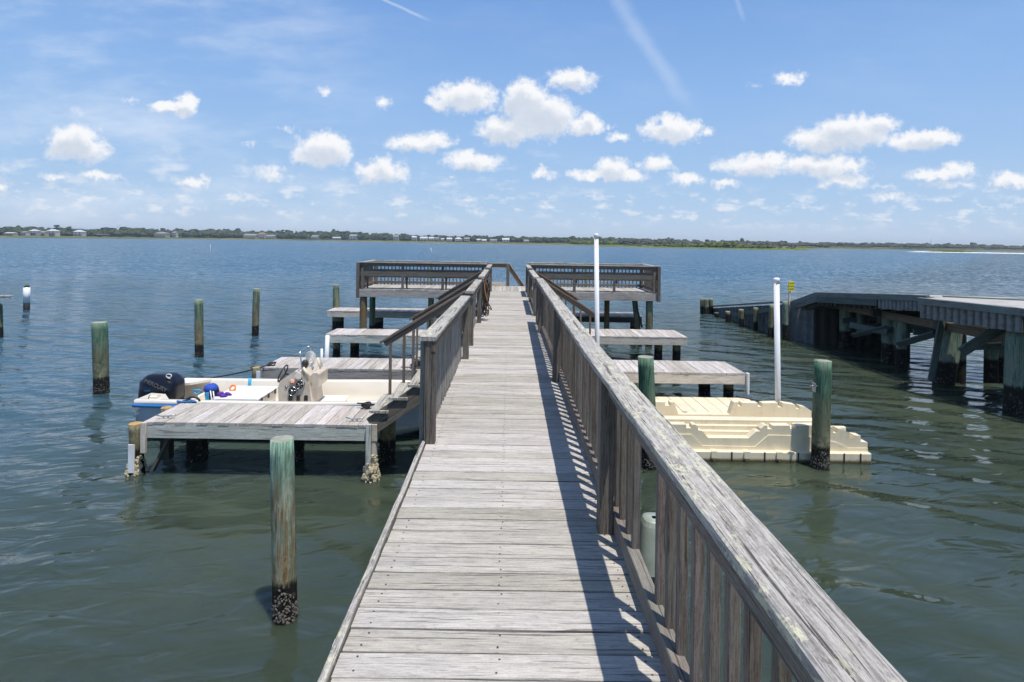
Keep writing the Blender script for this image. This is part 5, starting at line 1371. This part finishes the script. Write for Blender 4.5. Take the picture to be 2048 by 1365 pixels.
    for k in range(16):
        y = random.uniform(16.2, 20.3); x = random.uniform(11.9, .69 * y)
        pile_mesh(x, y, 1.5, random.uniform(.10, .15), z0=-1.0, lean=(random.uniform(-.04, .06), 0), lumps=.02, seg=6, n=12).build('piling', M['teal'], t)
    for k in range(5):
        y = 15.0 + k * 1.15; m_ = MB(); m_.board((11.6, y, random.uniform(.9, 1.2)), (14.4, y + .1, random.uniform(1.0, 1.35)), .06, .18, (0, 1, 0)); m_.build('cross_beam', M['timber_teal'], t)
    def brace(p0, p1, w=.2): 
        m_ = MB(); m_.board(p0, p1, .06, w, (0, 1, 0), .006, 4, .003); m_.build('brace', M['timber_teal'], t)
    brace(P(1990, 645, 12.8) + Vector((.5, 0, .1)), P(1922, 705, 13.3), .24); brace(P(1700, 650, 18.4), P(1775, 665, 17.2), .18); brace(P(1705, 672, 18.3), P(1775, 655, 17.2), .16); brace(P(1795, 690, 16.0), P(1870, 668, 15.2), .18)
    brace(P(1800, 640, 16.8), P(1868, 664, 16), .16); brace(P(1862, 762, 14.7), P(1884, 640, 14.7), .16)
    return A, B
A_, B_ = ramp_dock()
t = thing('bulkhead_wall', 'low corrugated bulkhead wall sloping down into the water at the right', 'bulkhead', (10.75, 25, 0))
a = P(1417.5, 613.6, 30.0); b = P(1572, 603.6, 21.7)
def corr_wall(p, q, zt0, zt1, zb, pitch, amp, name, mat, par):
    m_ = MB(); d = (q - p); d.z = 0; L_ = d.length; d.normalize(); side = Vector((-d.y, d.x, 0)); n = int(L_ / pitch) * 4
    for i in range(n + 1):
        ph = i % 4; o_ = (0, 0, amp, amp)[ph]; s_ = L_ * i / n; c = Vector((p.x, p.y, 0)) + d * s_ + side * o_; z = zt0 + (zt1 - zt0) * i / n
        m_.v.append(c + Vector((0, 0, z))); m_.v.append(c + Vector((0, 0, zb)))
    for i in range(n): m_.face((2 * i, 2 * i + 1, 2 * i + 3, 2 * i + 2), [(0, 0)] * 4)
    m_.build(name, M[mat], par)
corr_wall(a, b, a.z - .1, b.z - .1, -1, .34, .09, 'wall_sheet', 'wallgrey', t)
e_ = Vector((11.15, 20.6, 0)); corr_wall(Vector((b.x, b.y, 0)), e_, 1.3, 1.35, -1, .34, .09, 'wall_sheet', 'wallgrey', t)
m_ = MB(); m_.board(a, b, .22, .06, (1, 0, 0), .006, 8, .003); m_.build('cap_board', M['timber_grey'], t)
m_ = MB(); m_.board(P(1458, 632.5, 26.4), P(1543, 620, 22.5), .06, .15, (1, 0, 0)); m_.build('waler', M['timber_teal'], t)
corr_wall(Vector((11.15, 20.6, 0)), Vector((14.2, 20.6, 0)), 1.4, 1.4, -1, .34, .09, 'wall_sheet', 'dark', t)  # sheet coloured dark to deepen the shade under the dock

for lab, top, bot, Y, w_, mt in (('stubby dark pile, farthest of the bulkhead row', (1433.5, 626), (1434, 634), 27.8, 9, 'olive'), ('short leaning pile, second farthest beside the bulkhead', (1455.5, 623), (1456, 643), 26.2, 10, 'olive'),
        ('short green pile halfway along the bulkhead', (1482.5, 619), (1483, 653), 24.8, 10, 'olive'), ('green-brown pile, second nearest beside the bulkhead', (1511.5, 616), (1511, 662), 23.7, 9.5, 'olive'),
        ('taller pile beside the bulkhead, just left of the second white pole', (1544, 610), (1541, 673), 22.2, 10.5, 'olive'), ('green pile under the yellow sign', (1570, 603), (1571, 680), 21.4, 12, 'teal')):
    mooring(lab, top, bot, Y, w_, mt, 'piles along the bulkhead', name='bulkhead_pile')
for k, (px, w_) in enumerate(((1404.5, 9), (1412, 11), (1422, 9))):
    mooring(('left', 'front', 'right')[k] + ' pile of the cluster of three at the far end of the bulkhead', (px, 598), (px, 628), 29.2 + (.2 if k != 1 else -.1), w_, 'green', 'end cluster of piles', name='cluster_pile')
# yellow sign
t = thing('warning_sign', 'small yellow sign reading RAMP ENDS HERE on a thin post', 'sign', P(1582, 605, 21.7))
a = P(1582.3, 573, 21.68); m_ = MB(); m_.box(a.x - .115, a.x + .115, 21.67, 21.69, a.z - .185, a.z + .185, .003); sg = m_.build('sign_plate', M['yellow'], t)
m_ = MB(); m_.box(a.x - .07, a.x - .0, 21.695, 21.76, a.z - 1.0, a.z + .1); m_.build('sign_post', M['fasciab'], t)
for k, w_ in enumerate(('RAMP', 'ENDS', 'HERE')):
    text(w_, 'lettering', .095, M['ink'], sg, Matrix.Translation((a.x, 21.665, a.z + .11 - .11 * k)) @ Matrix.Rotation(math.radians(90), 4, 'X'), .001)
